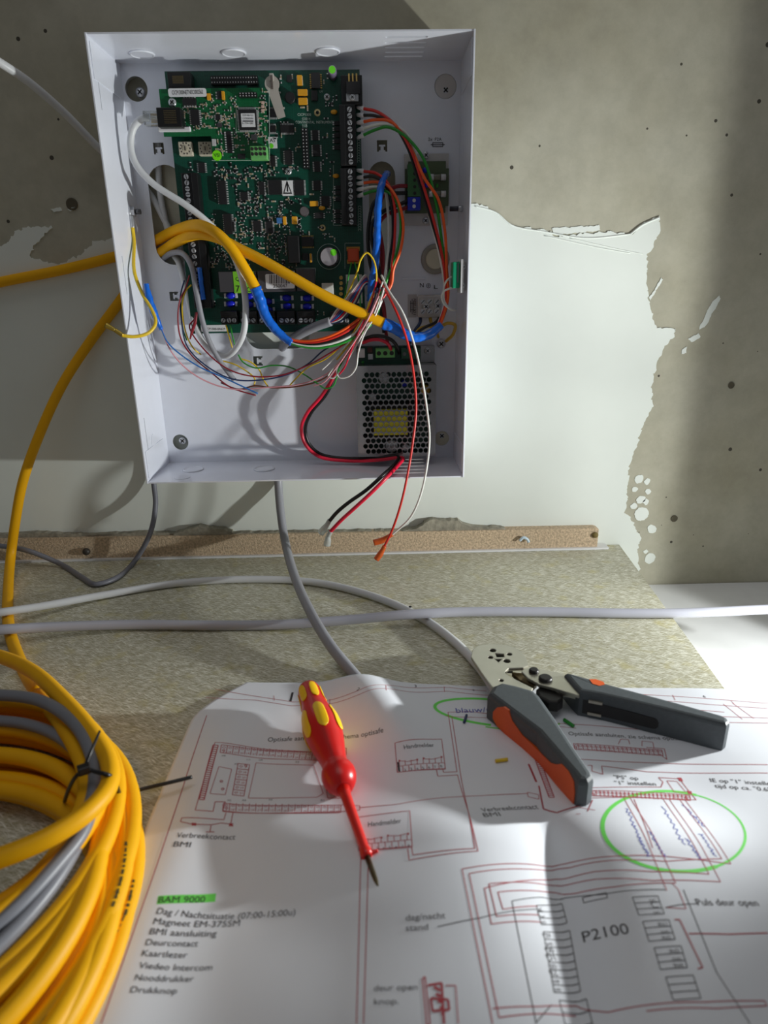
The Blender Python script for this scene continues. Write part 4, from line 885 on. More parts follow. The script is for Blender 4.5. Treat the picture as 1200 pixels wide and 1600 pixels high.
# blue-taped bundle out of the right opening
b = B().tube(P3([(607, 272, .006), (605, 271, -.010), (601, 276, -.024), (596, 290, -.033), (591, 320, -.037), (590, 352, -.038), (589, 380, -.038), (586, 415, -.038), (581, 445, -.037), (578, 470, -.034)]), [.0024, .0026, .0029, .0032, .0033, .0033, .0034, .0034, .0036, .0034], 14, 10, rough=.2)
tag(link('taped_bundle', b, M_BLTAPE), 'blue tape-wrapped wire bundle hanging from the right opening of the box', 'wire bundle')
b = B().tube(P3([(228, 443, -.055), (232, 463, -.055), (241, 490, -.054), (252, 515, -.052)]), [.0022, .0032, .0033, .0018], 12, 10, rough=.2)
tag(link('taped_wire_end', b, M_BLTAPE), 'blue tape wrapped wire end beside the left wall of the box', 'wire')
b = B().tube(P3([(312, 418, -.0295), (314, 440, -.030), (318, 468, -.0295)]), .0022, 10, 8, rough=.2); tag(link('taped_wire_end', b, M_BLTAPE), 'blue tape stub at the left terminal column of the control board', 'wire')
# supply wires of the fuse board
cable('supply_wire', 'dark red wire from the green terminal of the fuse board curving left', 'wire', P3([(640, 291, -.011), (622, 291, -.014), (605, 298, -.018), (594, 318, -.022), (592, 350, -.022), (598, 390, -.021), (598, 420, -.02), (594, 455, -.02), (600, 500, -.02), (606, 538, -.016)]), .0017, WC['darkred'])
cable('supply_wire', 'black wire from the green terminal of the fuse board curving left', 'wire', P3([(640, 301.5, -.011), (622, 302, -.014), (600, 303, -.019), (584, 318, -.024), (577, 345, -.024), (575, 375, -.026), (578, 410, -.026), (586, 440, -.024), (592, 470, -.022), (600, 520, -.020)]), .0017, WC['black'])
cable('supply_wire', 'black wire from the blue terminal of the fuse board curving left', 'wire', P3([(640, 313, -.011), (620, 321, -.016), (598, 331, -.024), (584, 345, -.028), (580, 365, -.030), (584, 390, -.030), (592, 420, -.028), (596, 450, -.024)]), .0017, WC['black'])
cable('supply_wire', 'dark red wire from the blue terminal of the fuse board curving left', 'wire', P3([(640, 323, -.011), (622, 329, -.014), (602, 337, -.018), (592, 352, -.020), (594, 380, -.020), (597, 420, -.018), (592, 450, -.018), (600, 480, -.016), (602, 520, -.016)]), .0017, WC['darkred'])
# battery leads with clear terminals
def lead(label, col, pts, r, end, m_end, seg_end=(.0022, .0034), lab='clear push-on terminal', width=None):
    t = thing('battery_lead', label, 'wire', pts[-1])
    link('wire', B().tube(pts, r, 10, 10), WC[col], t)
    b = B().tube(end, [seg_end[0], seg_end[0]*1.1, seg_end[1], seg_end[1]], 12, 6); tag(link('push_on_terminal', b, m_end, t), lab)
    b = B().tube([end[0], end[1], end[2]], seg_end[0]*.55, 8, 6); link('metal_crimp', b, M_PIN, t)
M_CLR2 = mat('milky_clear_plastic', (222, 226, 222), .15, trans=.55)
M_ORT = mat('orange_clear_plastic', (226, 104, 44), .25, trans=.25)
lead('thick black lead hanging over the box bottom, ending in a clear terminal', 'black', P3([(530, 578, -.02), (508, 618, -.022), (486, 645, -.022), (477, 668, -.020), (482, 692, -.018), (500, 709, -.018), (535, 716, -.021), (585, 715.5, -.028), (622, 713.5, -.036), (618, 724, -.050), (600, 741, -.0765), (572, 766, -.083), (545, 785, -.084), (527, 800, -.083), (514, 815, -.081)]), .0018,
     P3([(515, 813, -.081), (511, 820, -.08), (506, 827, -.079), (501, 833, -.078)]), M_CLR2)
lead('thick red lead hanging over the box bottom, ending in a clear terminal', 'crimson', P3([(527, 580, -.026), (503, 618, -.028), (480, 645, -.028), (471, 668, -.026), (477, 694, -.024), (498, 713, -.022), (540, 720, -.024), (590, 719, -.032), (629, 715.5, -.040), (622, 727, -.056), (603, 747, -.080), (580, 770, -.087), (555, 793, -.088), (532, 814, -.086), (516, 831, -.084)]), .0018,
     P3([(517, 830, -.084), (513, 838, -.083), (512, 845, -.083), (511, 852, -.083)]), M_CLR2)
lead('thin red lead hanging over the power supply to a lower orange terminal', 'red', P3([(588, 432, -.04), (602, 453, -.05), (624, 498, -.060), (638, 540, -.062), (647, 590, -.064), (650, 640, -.066), (645, 690, -.070), (638, 735, -.078), (627, 785, -.082), (614, 825, -.082), (600, 855, -.082)]), .00115,
     P3([(601, 853, -.082), (598, 859, -.082), (594, 866, -.082), (588, 874, -.082)]), M_ORT, (.0021, .0030), 'orange push-on terminal')
lead('thin white lead hanging over the power supply to an upper orange terminal', 'white', P3([(596, 430, -.042), (606, 452, -.05), (630, 490, -.060), (647, 538, -.062), (659, 590, -.064), (667, 640, -.066), (671, 685, -.070), (666, 735, -.078), (655, 780, -.08), (640, 810, -.078), (612, 836, -.074)]), .00105,
     P3([(613, 835, -.074), (606, 839, -.073), (598, 844, -.072), (584, 848, -.072)]), M_ORT, (.0021, .0032), 'orange push-on terminal')
lead_pts = [('supply_lead', 'thick red wire arching over the top of the power supply', 'crimson', [(566, 536, -.024), (580, 531, -.026), (594, 531, -.026), (606, 537, -.024), (612, 548, -.0195)], .0017), ('supply_lead', 'thick black wire arching over the top of the power supply', 'black', [(568, 530, -.024), (584, 525, -.026), (600, 526, -.026), (614, 533, -.025), (622, 545, -.022), (624, 552, -.0175)], .0017)]
for n, l, c_, p, r in lead_pts: cable(n, l, 'wire', P3(p), r, WC[c_])
# ---- thin alarm wires
def thin(label, col, pts, r=.00072, group='thin wires in the box'):
    return cable('thin_wire', label, 'wire', P3(pts), r, WC[col], group, 8, 10)
thin('thin green wire from the left leg of the orange film capacitor', 'green', [(549, 411, -.021), (546, 425, -.030), (541, 450, -.032), (535, 478, -.034), (528, 490, -.032)])
thin('thin green wire from the right leg of the orange film capacitor', 'green', [(554, 410, -.021), (559, 430, -.032), (562, 455, -.034), (563, 478, -.040), (564, 492, -.040)])
thin('thin yellow wire making a tall arch right of the orange film capacitor', 'yellow', [(516, 502, -.032), (527, 488, -.034), (545, 455, -.036), (558, 425, -.040), (564, 405, -.044), (573, 395, -.046), (583, 405, -.046), (588, 425, -.046), (587, 445, -.046), (578, 470, -.05), (560, 520, -.05), (540, 545, -.045), (526, 562, -.04)], .0008)
for k, (lab, col, du) in enumerate((('upper thin white wire from the thick grey cable end to the white connector', 'white', 0), ('thin pink wire fanning from the thick grey cable end to the white connector', 'pink', 1), ('thin violet wire fanning from the thick grey cable end to the white connector', 'violet', 2),
        ('thin blue wire fanning from the thick grey cable end to the white connector', 'blue', 3), ('thin crimson wire fanning from the thick grey cable end to the white connector', 'crimson', 4), ('lower thin white wire from the thick grey cable end to the white connector', 'white', 5), ('thin navy wire fanning from the thick grey cable end to the white connector', 'navy', 6))):
    thin(lab, col, [(514+k*.5, 503+k*.4, -.033), (524+k*1.6, 487+k*2.3, -.036), (540+k*2.2, 468+k*1.8, -.038), (557+k*2.2, 447-k*.2, -.036), (570+k*1.1, 430+k*2.5, -.028), (575, 434+k*4, -.020)])
base = [('thin navy wire sweeping left from the bundle below the control board', 'navy', [(590, 450, -.052), (575, 490, -.056), (545, 525, -.05), (505, 548, -.042), (482, 568, -.034), (450, 585, -.03), (405, 594, -.03), (362, 592, -.031), (320, 570, -.032), (292, 540, -.03), (283, 495, -.028), (282, 462, -.026), (288, 438, -.026)]),
 ('thin dark red wire sweeping left from the bundle below the control board', 'darkred', [(594, 452, -.054), (578, 495, -.057), (548, 530, -.052), (510, 555, -.044), (478, 572, -.034), (440, 586, -.03), (395, 588, -.032), (355, 576, -.034), (318, 545, -.033), (296, 510, -.030), (304, 498, -.03), (306, 488, -.03)]),
 ('thin dark red wire hooked round the light grey cable, ending loose', 'darkred', [(296, 430, -.029), (290, 450, -.028), (281, 470, -.028), (278, 500, -.03), (283, 530, -.031), (300, 556, -.031), (330, 582, -.030), (360, 605, -.029), (400, 618, -.030)]),
 ('thin green and yellow wire falling beside the light grey cable', 'green', [(292, 444, -.026), (286, 462, -.026), (283, 490, -.027), (286, 515, -.028), (292, 532, -.027)]),
 ('thin yellow wire falling beside the light grey cable', 'yellow', [(299, 445, -.027), (290, 455, -.027), (285, 475, -.028), (287, 505, -.029), (294, 530, -.029), (303, 545, -.028), (314, 554, -.024)]),
 ('thin blue wire from the blue tape end to the loose tip', 'blue', [(252, 514, -.052), (262, 535, -.050), (285, 556, -.045), (315, 575, -.040), (345, 588, -.036), (375, 602, -.034), (403, 615, -.032)]),
 ('thin pink wire from the blue tape end along the bottom of the box', 'pink', [(252, 512, -.051), (265, 545, -.046), (290, 575, -.04), (325, 597, -.034), (365, 608, -.03), (420, 605, -.028), (465, 601, -.03), (500, 590, -.036), (522, 575, -.042), (545, 545, -.050), (570, 505, -.056), (590, 462, -.054)]),
 ('thin brown wire crossing the bottom of the box below the other thin wires', 'brown', [(345, 598, -.027), (372, 608, -.027), (398, 603, -.027), (430, 606, -.027), (470, 603, -.029), (505, 592, -.035), (528, 572, -.042), (552, 540, -.050), (576, 500, -.055), (588, 470, -.054)]),
 ('thin green wire waving from the white cable loop to the right', 'green', [(372, 554, -.024), (380, 566, -.024), (400, 575, -.024), (425, 571, -.024), (450, 573, -.026), (475, 585, -.030), (497, 600, -.034), (508, 607, -.036), (520, 603, -.037), (526, 590, -.038), (530, 575, -.040), (548, 545, -.048), (572, 505, -.054), (596, 455, -.052)]),
 ('thin yellow wire with a crooked tail right of the white cable loop', 'yellow', [(374, 560, -.023), (392, 566, -.023), (405, 578, -.023), (411, 592, -.024), (420, 606, -.026)]),
 ('thin yellow and green wire with a bent tail left of the hook opening', 'yellow', [(340, 563, -.02), (352, 565, -.02), (368, 570, -.022), (388, 582, -.023), (398, 592, -.024), (397, 603, -.025)]),
 ('short yellow wire end hanging below the serial label of the control board', 'yellow', [(353, 508, -.024), (357, 522, -.026), (362, 540, -.026), (364, 548, -.025)]),
 ('short green wire end hanging below the serial label of the control board', 'green', [(360, 508, -.024), (362, 520, -.027), (366, 536, -.027), (368, 545, -.026)]),
 ('thin yellow wire rising from the bottom tangle into the bundle', 'yellow', [(452, 603, -.026), (462, 592, -.028), (480, 575, -.032), (510, 560, -.040), (535, 538, -.048), (560, 508, -.054), (588, 455, -.051)]),
 ('thin white wire with a long loop below the bundle, the outer one', 'white', [(600, 450, -.052), (588, 490, -.056), (570, 520, -.055), (560, 550, -.05), (556, 575, -.048), (545, 588, -.046), (530, 590, -.044), (526, 580, -.043), (534, 562, -.045), (556, 528, -.050), (580, 490, -.054), (598, 440, -.050)]),
 ('thin white wire with a short loop below the bundle, the inner one', 'white', [(598, 455, -.050), (582, 495, -.054), (562, 530, -.051), (545, 560, -.046), (530, 582, -.044), (520, 591, -.042), (513, 588, -.041), (522, 574, -.042), (545, 545, -.048), (575, 498, -.053)]),
 ('thin pink wire end sticking out below the bundle', 'pink', [(592, 462, -.056), (570, 508, -.058), (546, 545, -.052), (525, 575, -.046), (505, 598, -.04), (490, 603, -.036)]),
 ('thin white wire with a stripped tip below the bundle', 'white', [(590, 458, -.051), (565, 505, -.055), (540, 540, -.05), (520, 562, -.045), (503, 578, -.042)]),
 ('thin crimson wire running down the bundle', 'crimson', [(588, 440, -.05), (578, 480, -.055), (562, 515, -.055), (548, 550, -.05), (538, 575, -.046), (530, 585, -.044)])]
for lab, col, pts in base: thin(lab, col, pts)
for u, v in ((308, 490), ):
    cable('thin_wire', 'thick short red wire sleeve beside the light grey cable', 'wire', P3([(308, 488, -.033), (305, 503, -.032), (300, 518, -.031), (297, 530, -.031)]), [.0008, .0016, .0014, .0006], WC['darkred'], None, 8)
# ------------------------------------------------------------------ paper drawing
PA = Z(386, 1066, .002); PB = Z(1200, 1078, .002); PC_ = Z(330, 1108, .002); PD = Z(143, 1600, .002)
ex = Vector(((PB-PA).x, (PB-PA).y, 0)).normalized(); PBB = PA+ex*.42
cr0, cr1 = Z(850, 1262, .003), Z(912, 1600, .003)
cdir = Vector(((cr1-cr0).x, (cr1-cr0).y, 0)).normalized(); cnor = Vector((cdir.y, -cdir.x, 0))
if cnor.x < 0: cnor = -cnor
cb0, cb1 = Z(556, 1058, .003), Z(612, 1125, .003); cbd = Vector(((cb1-cb0).x, (cb1-cb0).y, 0)); cbl = cbd.length; cbd.normalize(); cbn = Vector((cbd.y, -cbd.x, 0))
def sstep(a, b, x): t = max(0., min(1., (x-a)/(b-a))); return t*t*(3-2*t)
def ph(x, y):
    p = Vector((x, y, 0)); h = .0012
    q = p-Vector((cr0.x, cr0.y, 0)); t = q.dot(cdir); s = q.dot(cnor)
    A = sstep(-.03, .035, t)
    h += A*(.0125*(1-math.exp(-(math.sqrt(s*s+1.6e-5)-.004)/.019))*(1-sstep(.03, .16, abs(s))))
    q = p-Vector((cb0.x, cb0.y, 0)); t = q.dot(cbd); s = q.dot(cbn)
    h += .0085*math.exp(-(s/.020)**2)*(1-sstep(cbl*.8, cbl*2.2, t))
    h += .0010*(1+noise.noise(Vector((x*22, y*22, 1.7))))
    e = p-Vector((PA.x, PA.y, 0)); along = e.dot(ex)
    h += .003*math.exp(-(along/.02)**2)*sstep(.015, .06, -(y-PA.y))
    return ZT+h
def pz(u, v):
    p = Z(u, v, .003)
    for _ in range(3): p = ZA(u, v, ph(p.x, p.y))
    return Vector((p.x, p.y, ph(p.x, p.y)))
M_PAPER = mat('white_paper', (230, 233, 240), .75, var=.008)
paper = thing('wiring_diagram', 'large white sheet with a printed red wiring diagram lying in front of the box', 'paper', Vector((.14, -.4, ZT)))
b = B(); nu, nv = 220, 150; grid = []
for j in range(nv+1):
    row = []
    for i in range(nu+1):
        s, t = i/nu, j/nv
        # left edge leans, upper left corner is cut by the curl
        top = PA+ex*(.42*s); 
        lean = Vector(((PD-PC_).x, (PD-PC_).y, 0)).normalized()
        q = top+lean*(.30*t)
        cut = max(0., 1-t/.16)
        q = q+ex*(-.030*(1-s)*(1-cut**1.6))
        row.append(b.bm.verts.new((q.x, q.y, ph(q.x, q.y))))
    grid.append(row)
fs = []
for j in range(nv):
    for i in range(nu): fs.append(b.bm.faces.new((grid[j][i], grid[j+1][i], grid[j+1][i+1], grid[j][i+1])))
b._faces(fs, True)
po = link('sheet', b, M_PAPER, paper, norm=False)
md = po.modifiers.new('thickness', 'SOLIDIFY'); md.thickness = .0003; md.offset = -1
LIFT = .00012
def pline(b, pts, w_=.0005, closed=False, lift=LIFT):
    w_ = w_*.74 if w_ < .0009 else w_
    P = [pz(u, v) for u, v in pts]
    if closed: P.append(P[0])
    for p, q in zip(P, P[1:]):
        L_ = (q-p).length; n = max(1, int(L_/.003)); d = Vector(((q-p).x, (q-p).y, 0)).normalized(); nn = Vector((-d.y, d.x, 0))*w_/2
        ra, rb = [], []
        for k in range(n+1):
            m = p.lerp(q, k/n)
            for lst, sg in ((ra, 1), (rb, -1)): z = m+nn*sg; lst.append(b.bm.verts.new((z.x, z.y, ph(z.x, z.y)+lift)))
        for k in range(n):
            f = b.bm.faces.new((rb[k], rb[k+1], ra[k+1], ra[k])); f.material_index = b.i
def ptext(b, s, u0, v0, u1, v1, cap=0):
    p, q = pz(u0, v0), pz(u1, v1); height = (pz(u0, v0-cap)-p).length if cap else None; d = q-p; d.z = 0; n = Vector((-d.y, d.x, 0)).normalized()
    n0 = len(b.bm.verts); add_text(b, s, p, p+d, n, height)
    b.bm.verts.ensure_lookup_table()
    for v in b.bm.verts[n0:]: v.co.z = ph(v.co.x, v.co.y)+LIFT*1.05
def pbox(b, pts, w_=.0005): pline(b, pts, w_, True)
ink = B()
for t in (('Optisafe aansluiten, zie schema optisafe', 418, 1159, 599, 1144), ('Handmelder', 632, 1171, 679, 1167), ('Handmelder', 575, 1292, 627, 1286), ('Verbreekcontact', 275, 1309, 367, 1312), ('BMI', 270, 1323, 297, 1324),
          ('BAM 9000', 247, 1411, 320, 1410), ('Dag / Nachtsituatie (07:00-15:00u)', 244, 1428, 461, 1430), ('Magneet EM-375SM', 239, 1444, 374, 1447), ('BMI aansluiting', 233, 1460, 338, 1463), ('Deurcontact', 227, 1477, 309, 1479),
          ('Kaartlezer', 221, 1494, 292, 1497), ('Viedeo Intercom', 216, 1513, 331, 1516), ('Nooddrukker', 210, 1532, 302, 1534), ('Drukknop', 203, 1551, 276, 1553), ('Verbreekcontact', 754, 1269, 842, 1264), ('BMI', 757, 1277, 783, 1275),
          ('Optisafe aansluiten, zie schema optisafe', 889, 1149, 1072, 1157), ('"PS" op', 960, 1217, 998, 1219), ('"1" instellen', 962, 1226, 1026, 1228), ('IE op "1" instellen', 1111, 1222, 1212, 1228), ('tijd op ca. "0.6"', 1118, 1231, 1206, 1237),
          ('dag/nacht', 634, 1439, 696, 1435), ('stand', 634, 1455, 669, 1453), ('deur open', 584, 1549, 652, 1547), ('knop.', 584, 1570, 623, 1569), ('P2100', 912, 1473, 984, 1459), ('Puls deur open', 1091, 1415, 1187, 1416)):
    tb = B(); ptext(tb, *t, cap=18 if t[0] == 'P2100' else 5.8 if t[1] > 700 and t[2] < 1290 else 7 if t[2] < 1180 else 8 if t[2] < 1330 else 10); link('printed_text', tb, mat('print_black', (52, 48, 52), .7), paper)
for k in range(8):                                                       # numbers of the two call-point boxes
    ptext(ink, str(k+1), 622.5+k*9.4, 1206-k*.95, 625.5+k*9.4, 1205.7-k*.95); ptext(ink, str(k+1), 568+k*9.9, 1330-k*.9, 571+k*9.9, 1329.7-k*.9)
for s, u, v in (('1', 452, 1096), ('2', 557, 1079), ('3', 648, 1074), ('4', 738, 1080), ('5', 870, 1070), ('6', 1100, 1090)): ptext(ink, s, u, v, u+3.5, v)
for s, u, v in (('X8', 346, 1182), ('X10', 385, 1188), ('X9', 404, 1189), ('X5', 461, 1192), ('X7', 366, 1195), ('X6', 355, 1252), ('X4', 378, 1252), ('X3', 419, 1251), ('X1', 500, 1252)): ptext(ink, s, u, v, u+6, v)
for t in (((684, 1448), (752, 1434), (838, 1421)), ((1092, 1412), (1060, 1414), (1040, 1418)), ((800, 1408), (838, 1600)), ((800, 1408), (846, 1402), (884, 1403), (940, 1398), (1040, 1390)), ((1068, 1390), (1120, 1520), (1172, 1600)), ((838, 1598), (862, 1570))): pline(ink, t, .0005)
def cells(b, c0, c1, n, wvec, w_=.0004):
    """ladder of n boxes from c0 to c1 (pixels), width vector wvec"""
    pline(b, [c0, c1], w_); pline(b, [(c0[0]+wvec[0], c0[1]+wvec[1]), (c1[0]+wvec[0], c1[1]+wvec[1])], w_)
    for k in range(n+1):
        t = k/n; x, y = c0[0]+(c1[0]-c0[0])*t, c0[1]+(c1[1]-c0[1])*t; pline(b, [(x, y), (x+wvec[0], y+wvec[1])], w_)
cells(ink, (838, 1415), (846, 1445), 3, (40, -3), .0005); cells(ink, (849, 1456), (866, 1551), 8, (41, -2), .0005); cells(ink, (874, 1563), (888, 1620), 3, (42, -2), .0005)
cells(ink, (988, 1402), (998, 1430), 3, (40, -2), .0005); cells(ink, (1004, 1440), (1014, 1471), 3, (41, -3), .0005); cells(ink, (1022, 1481), (1032, 1515), 3, (42, -3), .0005); cells(ink, (1040, 1527), (1052, 1563), 3, (43, -3), .0005)
pbox(ink, [(910, 1403), (947, 1395), (949, 1403), (912, 1411)], .0005)
for i, (u, v, du, dv) in enumerate([(851, 1453-1, 2.1, 11.9)]):
    for k in range(8): ptext(ink, ('12V', 'GND', 'D0', 'D1', 'LED', 'BZ', 'TMP', 'GND')[k], 851+k*2.15, 1466+k*11.9, 863+k*2.15, 1465.5+k*11.9)
for k in range(3): ptext(ink, ('NC', 'C', 'NO')[k], 841+k*2.6, 1424+k*10, 849+k*2.6, 1423.4+k*10); ptext(ink, ('NC', 'C', 'NO')[k], 1016+k*3.2, 1409.5+k*9.4, 1026+k*3.2, 1409+k*9.4); ptext(ink, ('IN1', 'GND', 'IN2')[k], 1030+k*3.2, 1448+k*10.4, 1043+k*3.2, 1447+k*10.4); ptext(ink, ('IN3', 'GND', 'IN4')[k], 1048+k*3.2, 1490+k*11.2, 1062+k*3.2, 1489+k*11.2)
link('printed_numbers', ink, mat('print_black', (52, 48, 52), .7), paper)
red = B(); R1 = [(325, 1079), (400, 1094), (445, 1099)]
pline(red, [(336, 1077), (400, 1088), (458, 1097), (520, 1093), (560, 1079), (620, 1072), (700, 1074), (760, 1080)]); pline(red, [(322, 1090), (400, 1094), (455, 1103), (520, 1099), (562, 1085), (620, 1078), (700, 1080), (765, 1087)])
for u, v in ((428, 1087), (515, 1093), (603, 1071), (694, 1073)): pline(red, [(u, v), (u+.5, v+8)])
pline(red, [(323, 1118), (286, 1230), (250, 1337), (205, 1466), (158, 1600)], .0007)
# terminal drawing on the left
def ladder(b, c0, c1, n, wv, dots=True):
    cells(b, c0, c1, n, wv, .0006)
    if dots:
        for k in range(n):
            t = (k+.5)/n; x, y = c0[0]+(c1[0]-c0[0])*t+wv[0]*.3, c0[1]+(c1[1]-c0[1])*t+wv[1]*.3
            pts = [(x+2.2*math.cos(a), y+1.5*math.sin(a)) for a in [2*math.pi*q/8 for q in range(8)]]; pline(b, pts, .0004, True)
            ptext(b, str(9+(k*7) % 23), x-2.4+wv[0]*.42, y+wv[1]*.55+1.5, x+2.4+wv[0]*.42, y+wv[1]*.55+1.2)
pline(red, [(336, 1160), (305, 1266), (333, 1268), (336, 1253), (352, 1253), (348, 1268), (536, 1268), (562, 1266), (562, 1259), (535, 1257)], .0006); pline(red, [(336, 1160), (500, 1176), (541, 1169), (541, 1180)], .0006)
cells(red, (341, 1165), (319, 1250), 26, (-8, -1), .0008)
ladder(red, (346, 1164), (498, 1176), 16, (-2, 12)); ladder(red, (372, 1193), (363, 1242), 6, (18, 2)); ladder(red, (349, 1255), (533, 1258), 18, (-1, 12))
pbox(red, [(342, 1198), (362, 1202), (352, 1242), (328, 1240)]); pbox(red, [(400, 1192), (490, 1196), (505, 1240), (495, 1246), (388, 1247)]); pline(red, [(508, 1222), (512, 1247), (545, 1247)])
for u, v in ((346, 1221), (348, 1233)): pline(red, [(u+2*math.cos(a), v+1.6*math.sin(a)) for a in [2*math.pi*q/8 for q in range(8)]], .0007, True)
pline(red, [(353, 1270), (350, 1281), (284, 1278), (282, 1284), (300, 1288), (330, 1289), (346, 1286)], .0006); pline(red, [(364, 1270), (360, 1291)], .0006); pline(red, [(345, 1286), (362, 1288)], .0006); pline(red, [(330, 1289), (328, 1300)], .0006); pline(red, [(322, 1300), (335, 1300)], .0006)
for u, v in ((303, 1288), (361, 1289)): pline(red, [(u-3, v-2), (u+3, v+2)], .0009); pline(red, [(u+3, v-2), (u-3, v+2)], .0009)
for (a_, b_, c_, d_, e_) in (((617, 1161), (690, 1155), (696, 1202), (621, 1207), 0), ((559, 1277), (640, 1267), (644, 1324), (561, 1330), 1)): pbox(red, [a_, b_, c_, d_], .0006)
cells(red, (620, 1198), (695, 1192), 8, (.6, 9), .0005); cells(red, (560, 1320), (643, 1312), 8, (.8, 10), .0005)
for k in (0, 1, 2, 3, 4, 5, 6, 7):
    u, v = 624+k*9.4, 1197-k*.75; pline(red, [(u, v), (u-.5, v-8)], .0005); u2, v2 = 565+k*10.2, 1319-k*.95; pline(red, [(u2, v2), (u2-.5, v2-8)], .0005)
for u0, v0, u1, v1 in ((623.5, 1189, 652, 1187), (662, 1186, 690, 1183), (564.5, 1311, 596, 1308), (606, 1306, 638, 1302)): pline(red, [(u0, v0), ((u0+u1)/2, (v0+v1)/2+2), (u1, v1)], .0005); 
for u, v in ((624, 1189), (652, 1187), (662, 1185), (690, 1183), (606, 1306), (638, 1303), (596, 1309)): pline(red, [(u-1.3, v), (u+1.3, v)], .0014)
pline(red, [(682, 1203), (684, 1213), (715, 1211), (747, 1330), (639, 1344), (637, 1326)], .0006); pline(red, [(692, 1202), (693, 1207), (714, 1206), (700, 1113), (735, 1112), (800, 1120), (830, 1128), (900, 1132), (1000, 1140)], .0006)
pline(red, [(697, 1119), (706, 1120), (742, 1326), (645, 1336), (643, 1324)], .0006); pline(red, [(706, 1120), (770, 1122), (840, 1132), (900, 1138)], .0005)
pline(red, [(562, 1262), (620, 1257), (700, 1246), (825, 1240)], .0006); pbox(red, [(824, 1238), (842, 1242), (842, 1249), (825, 1245)])
pline(red, [(564, 1332), (557, 1600)], .0006); pline(red, [(576, 1331), (568, 1600)], .0006)
# right half
cells(red, (832, 1176), (858, 1246), 22, (8, 0), .0008); pline(red, [(826, 1194), (838, 1222)], .0012); pline(red, [(842, 1228), (849, 1264), (870, 1270), (920, 1256)], .0009)
ladder(red, (896, 1162), (1034, 1172), 20, (2, 9)); pline(red, [(1030, 1178), (1042, 1187), (1038, 1170), (1010, 1168)], .0006)
pline(red, [(966, 1163), (970, 1155), (982, 1156), (984, 1163)], .0005); pline(red, [(1003, 1166), (1003, 1158), (1020, 1160), (1022, 1170)], .0005)
pline(red, [(900, 1186), (960, 1190), (1040, 1193), (1200, 1195)], .0006); pline(red, [(918, 1196), (925, 1196), (925, 1205), (942, 1210), (940, 1197), (1010, 1206), (1200, 1208)], .0006)
pline(red, [(924, 1231), (970, 1230), (1033, 1230), (1036, 1222), (1029, 1215), (1062, 1217), (1088, 1250), (925, 1247)], .0006)
ladder(red, (925, 1235), (1078, 1242), 24, (1, 9)); pline(red, [(1060, 1218), (1066, 1218)], .003); pline(red, [(1074, 1238), (1081, 1239)], .003); pbox(red, [(1042, 1220), (1058, 1221), (1072, 1238), (1054, 1238)], .0005)
for c0, c1 in (((975, 1247), (1042, 1392)), ((985, 1247), (1056, 1380)), ((991, 1249), (1020, 1325)), ((1036, 1248), (1108, 1366)), ((1046, 1249), (1126, 1378)), ((1062, 1249), (1128, 1342)), ((1070, 1249), (1142, 1350))): pline(red, [c0, c1], .0005)
pline(red, [(918, 1268), (926, 1250)], .0007); pline(red, [(906, 1262), (930, 1266)], .0005); pline(red, [(900, 1272), (907, 1272)], .0005)
# nested loops running to the lower right
for pts in ([(1142, 1350), (1060, 1340), (960, 1338), (900, 1346), (872, 1352), (820, 1350), (722, 1358), (770, 1600)], [(1128, 1342), (1040, 1346), (940, 1346), (890, 1356), (872, 1358), (820, 1358), (733, 1365), (780, 1590), (900, 1588)],
            [(1126, 1378), (1020, 1376), (930, 1374), (890, 1382), (868, 1384), (764, 1381), (776, 1432), (842, 1430)], [(1108, 1366), (1020, 1362), (930, 1362), (888, 1372), (868, 1374), (757, 1388), (768, 1444), (846, 1441)],
            [(1056, 1380), (960, 1386), (900, 1396), (868, 1395), (778, 1394), (786, 1421), (840, 1416)], [(770, 1576), (840, 1573), (900, 1572), (950, 1582), (1000, 1572), (1100, 1566), (1195, 1564), (1198, 1572), (1120, 1576), (1010, 1580)]): pline(red, pts, .0006)
pline(red, [(1040, 1418), (1072, 1420), (1060, 1390), (1050, 1380)], .0005); pline(red, [(1054, 1437), (1062, 1437), (1098, 1512), (1090, 1514)], .0008); pline(red, [(1076, 1459), (1140, 1460), (1200, 1458)], .0008)
pbox(red, [(660, 1530), (664, 1526), (672, 1600), (667, 1604)], .0008); pline(red, [(668, 1540), (690, 1536), (694, 1600)], .001); pbox(red, [(673, 1560), (700, 1562), (702, 1578), (676, 1580)], .001); pline(red, [(696, 1540), (712, 1540), (716, 1600)], .0006)
for k in range(5): pline(red, [(678+k*3, 1542+k*11), (688+k, 1548+k*9)], .0012)
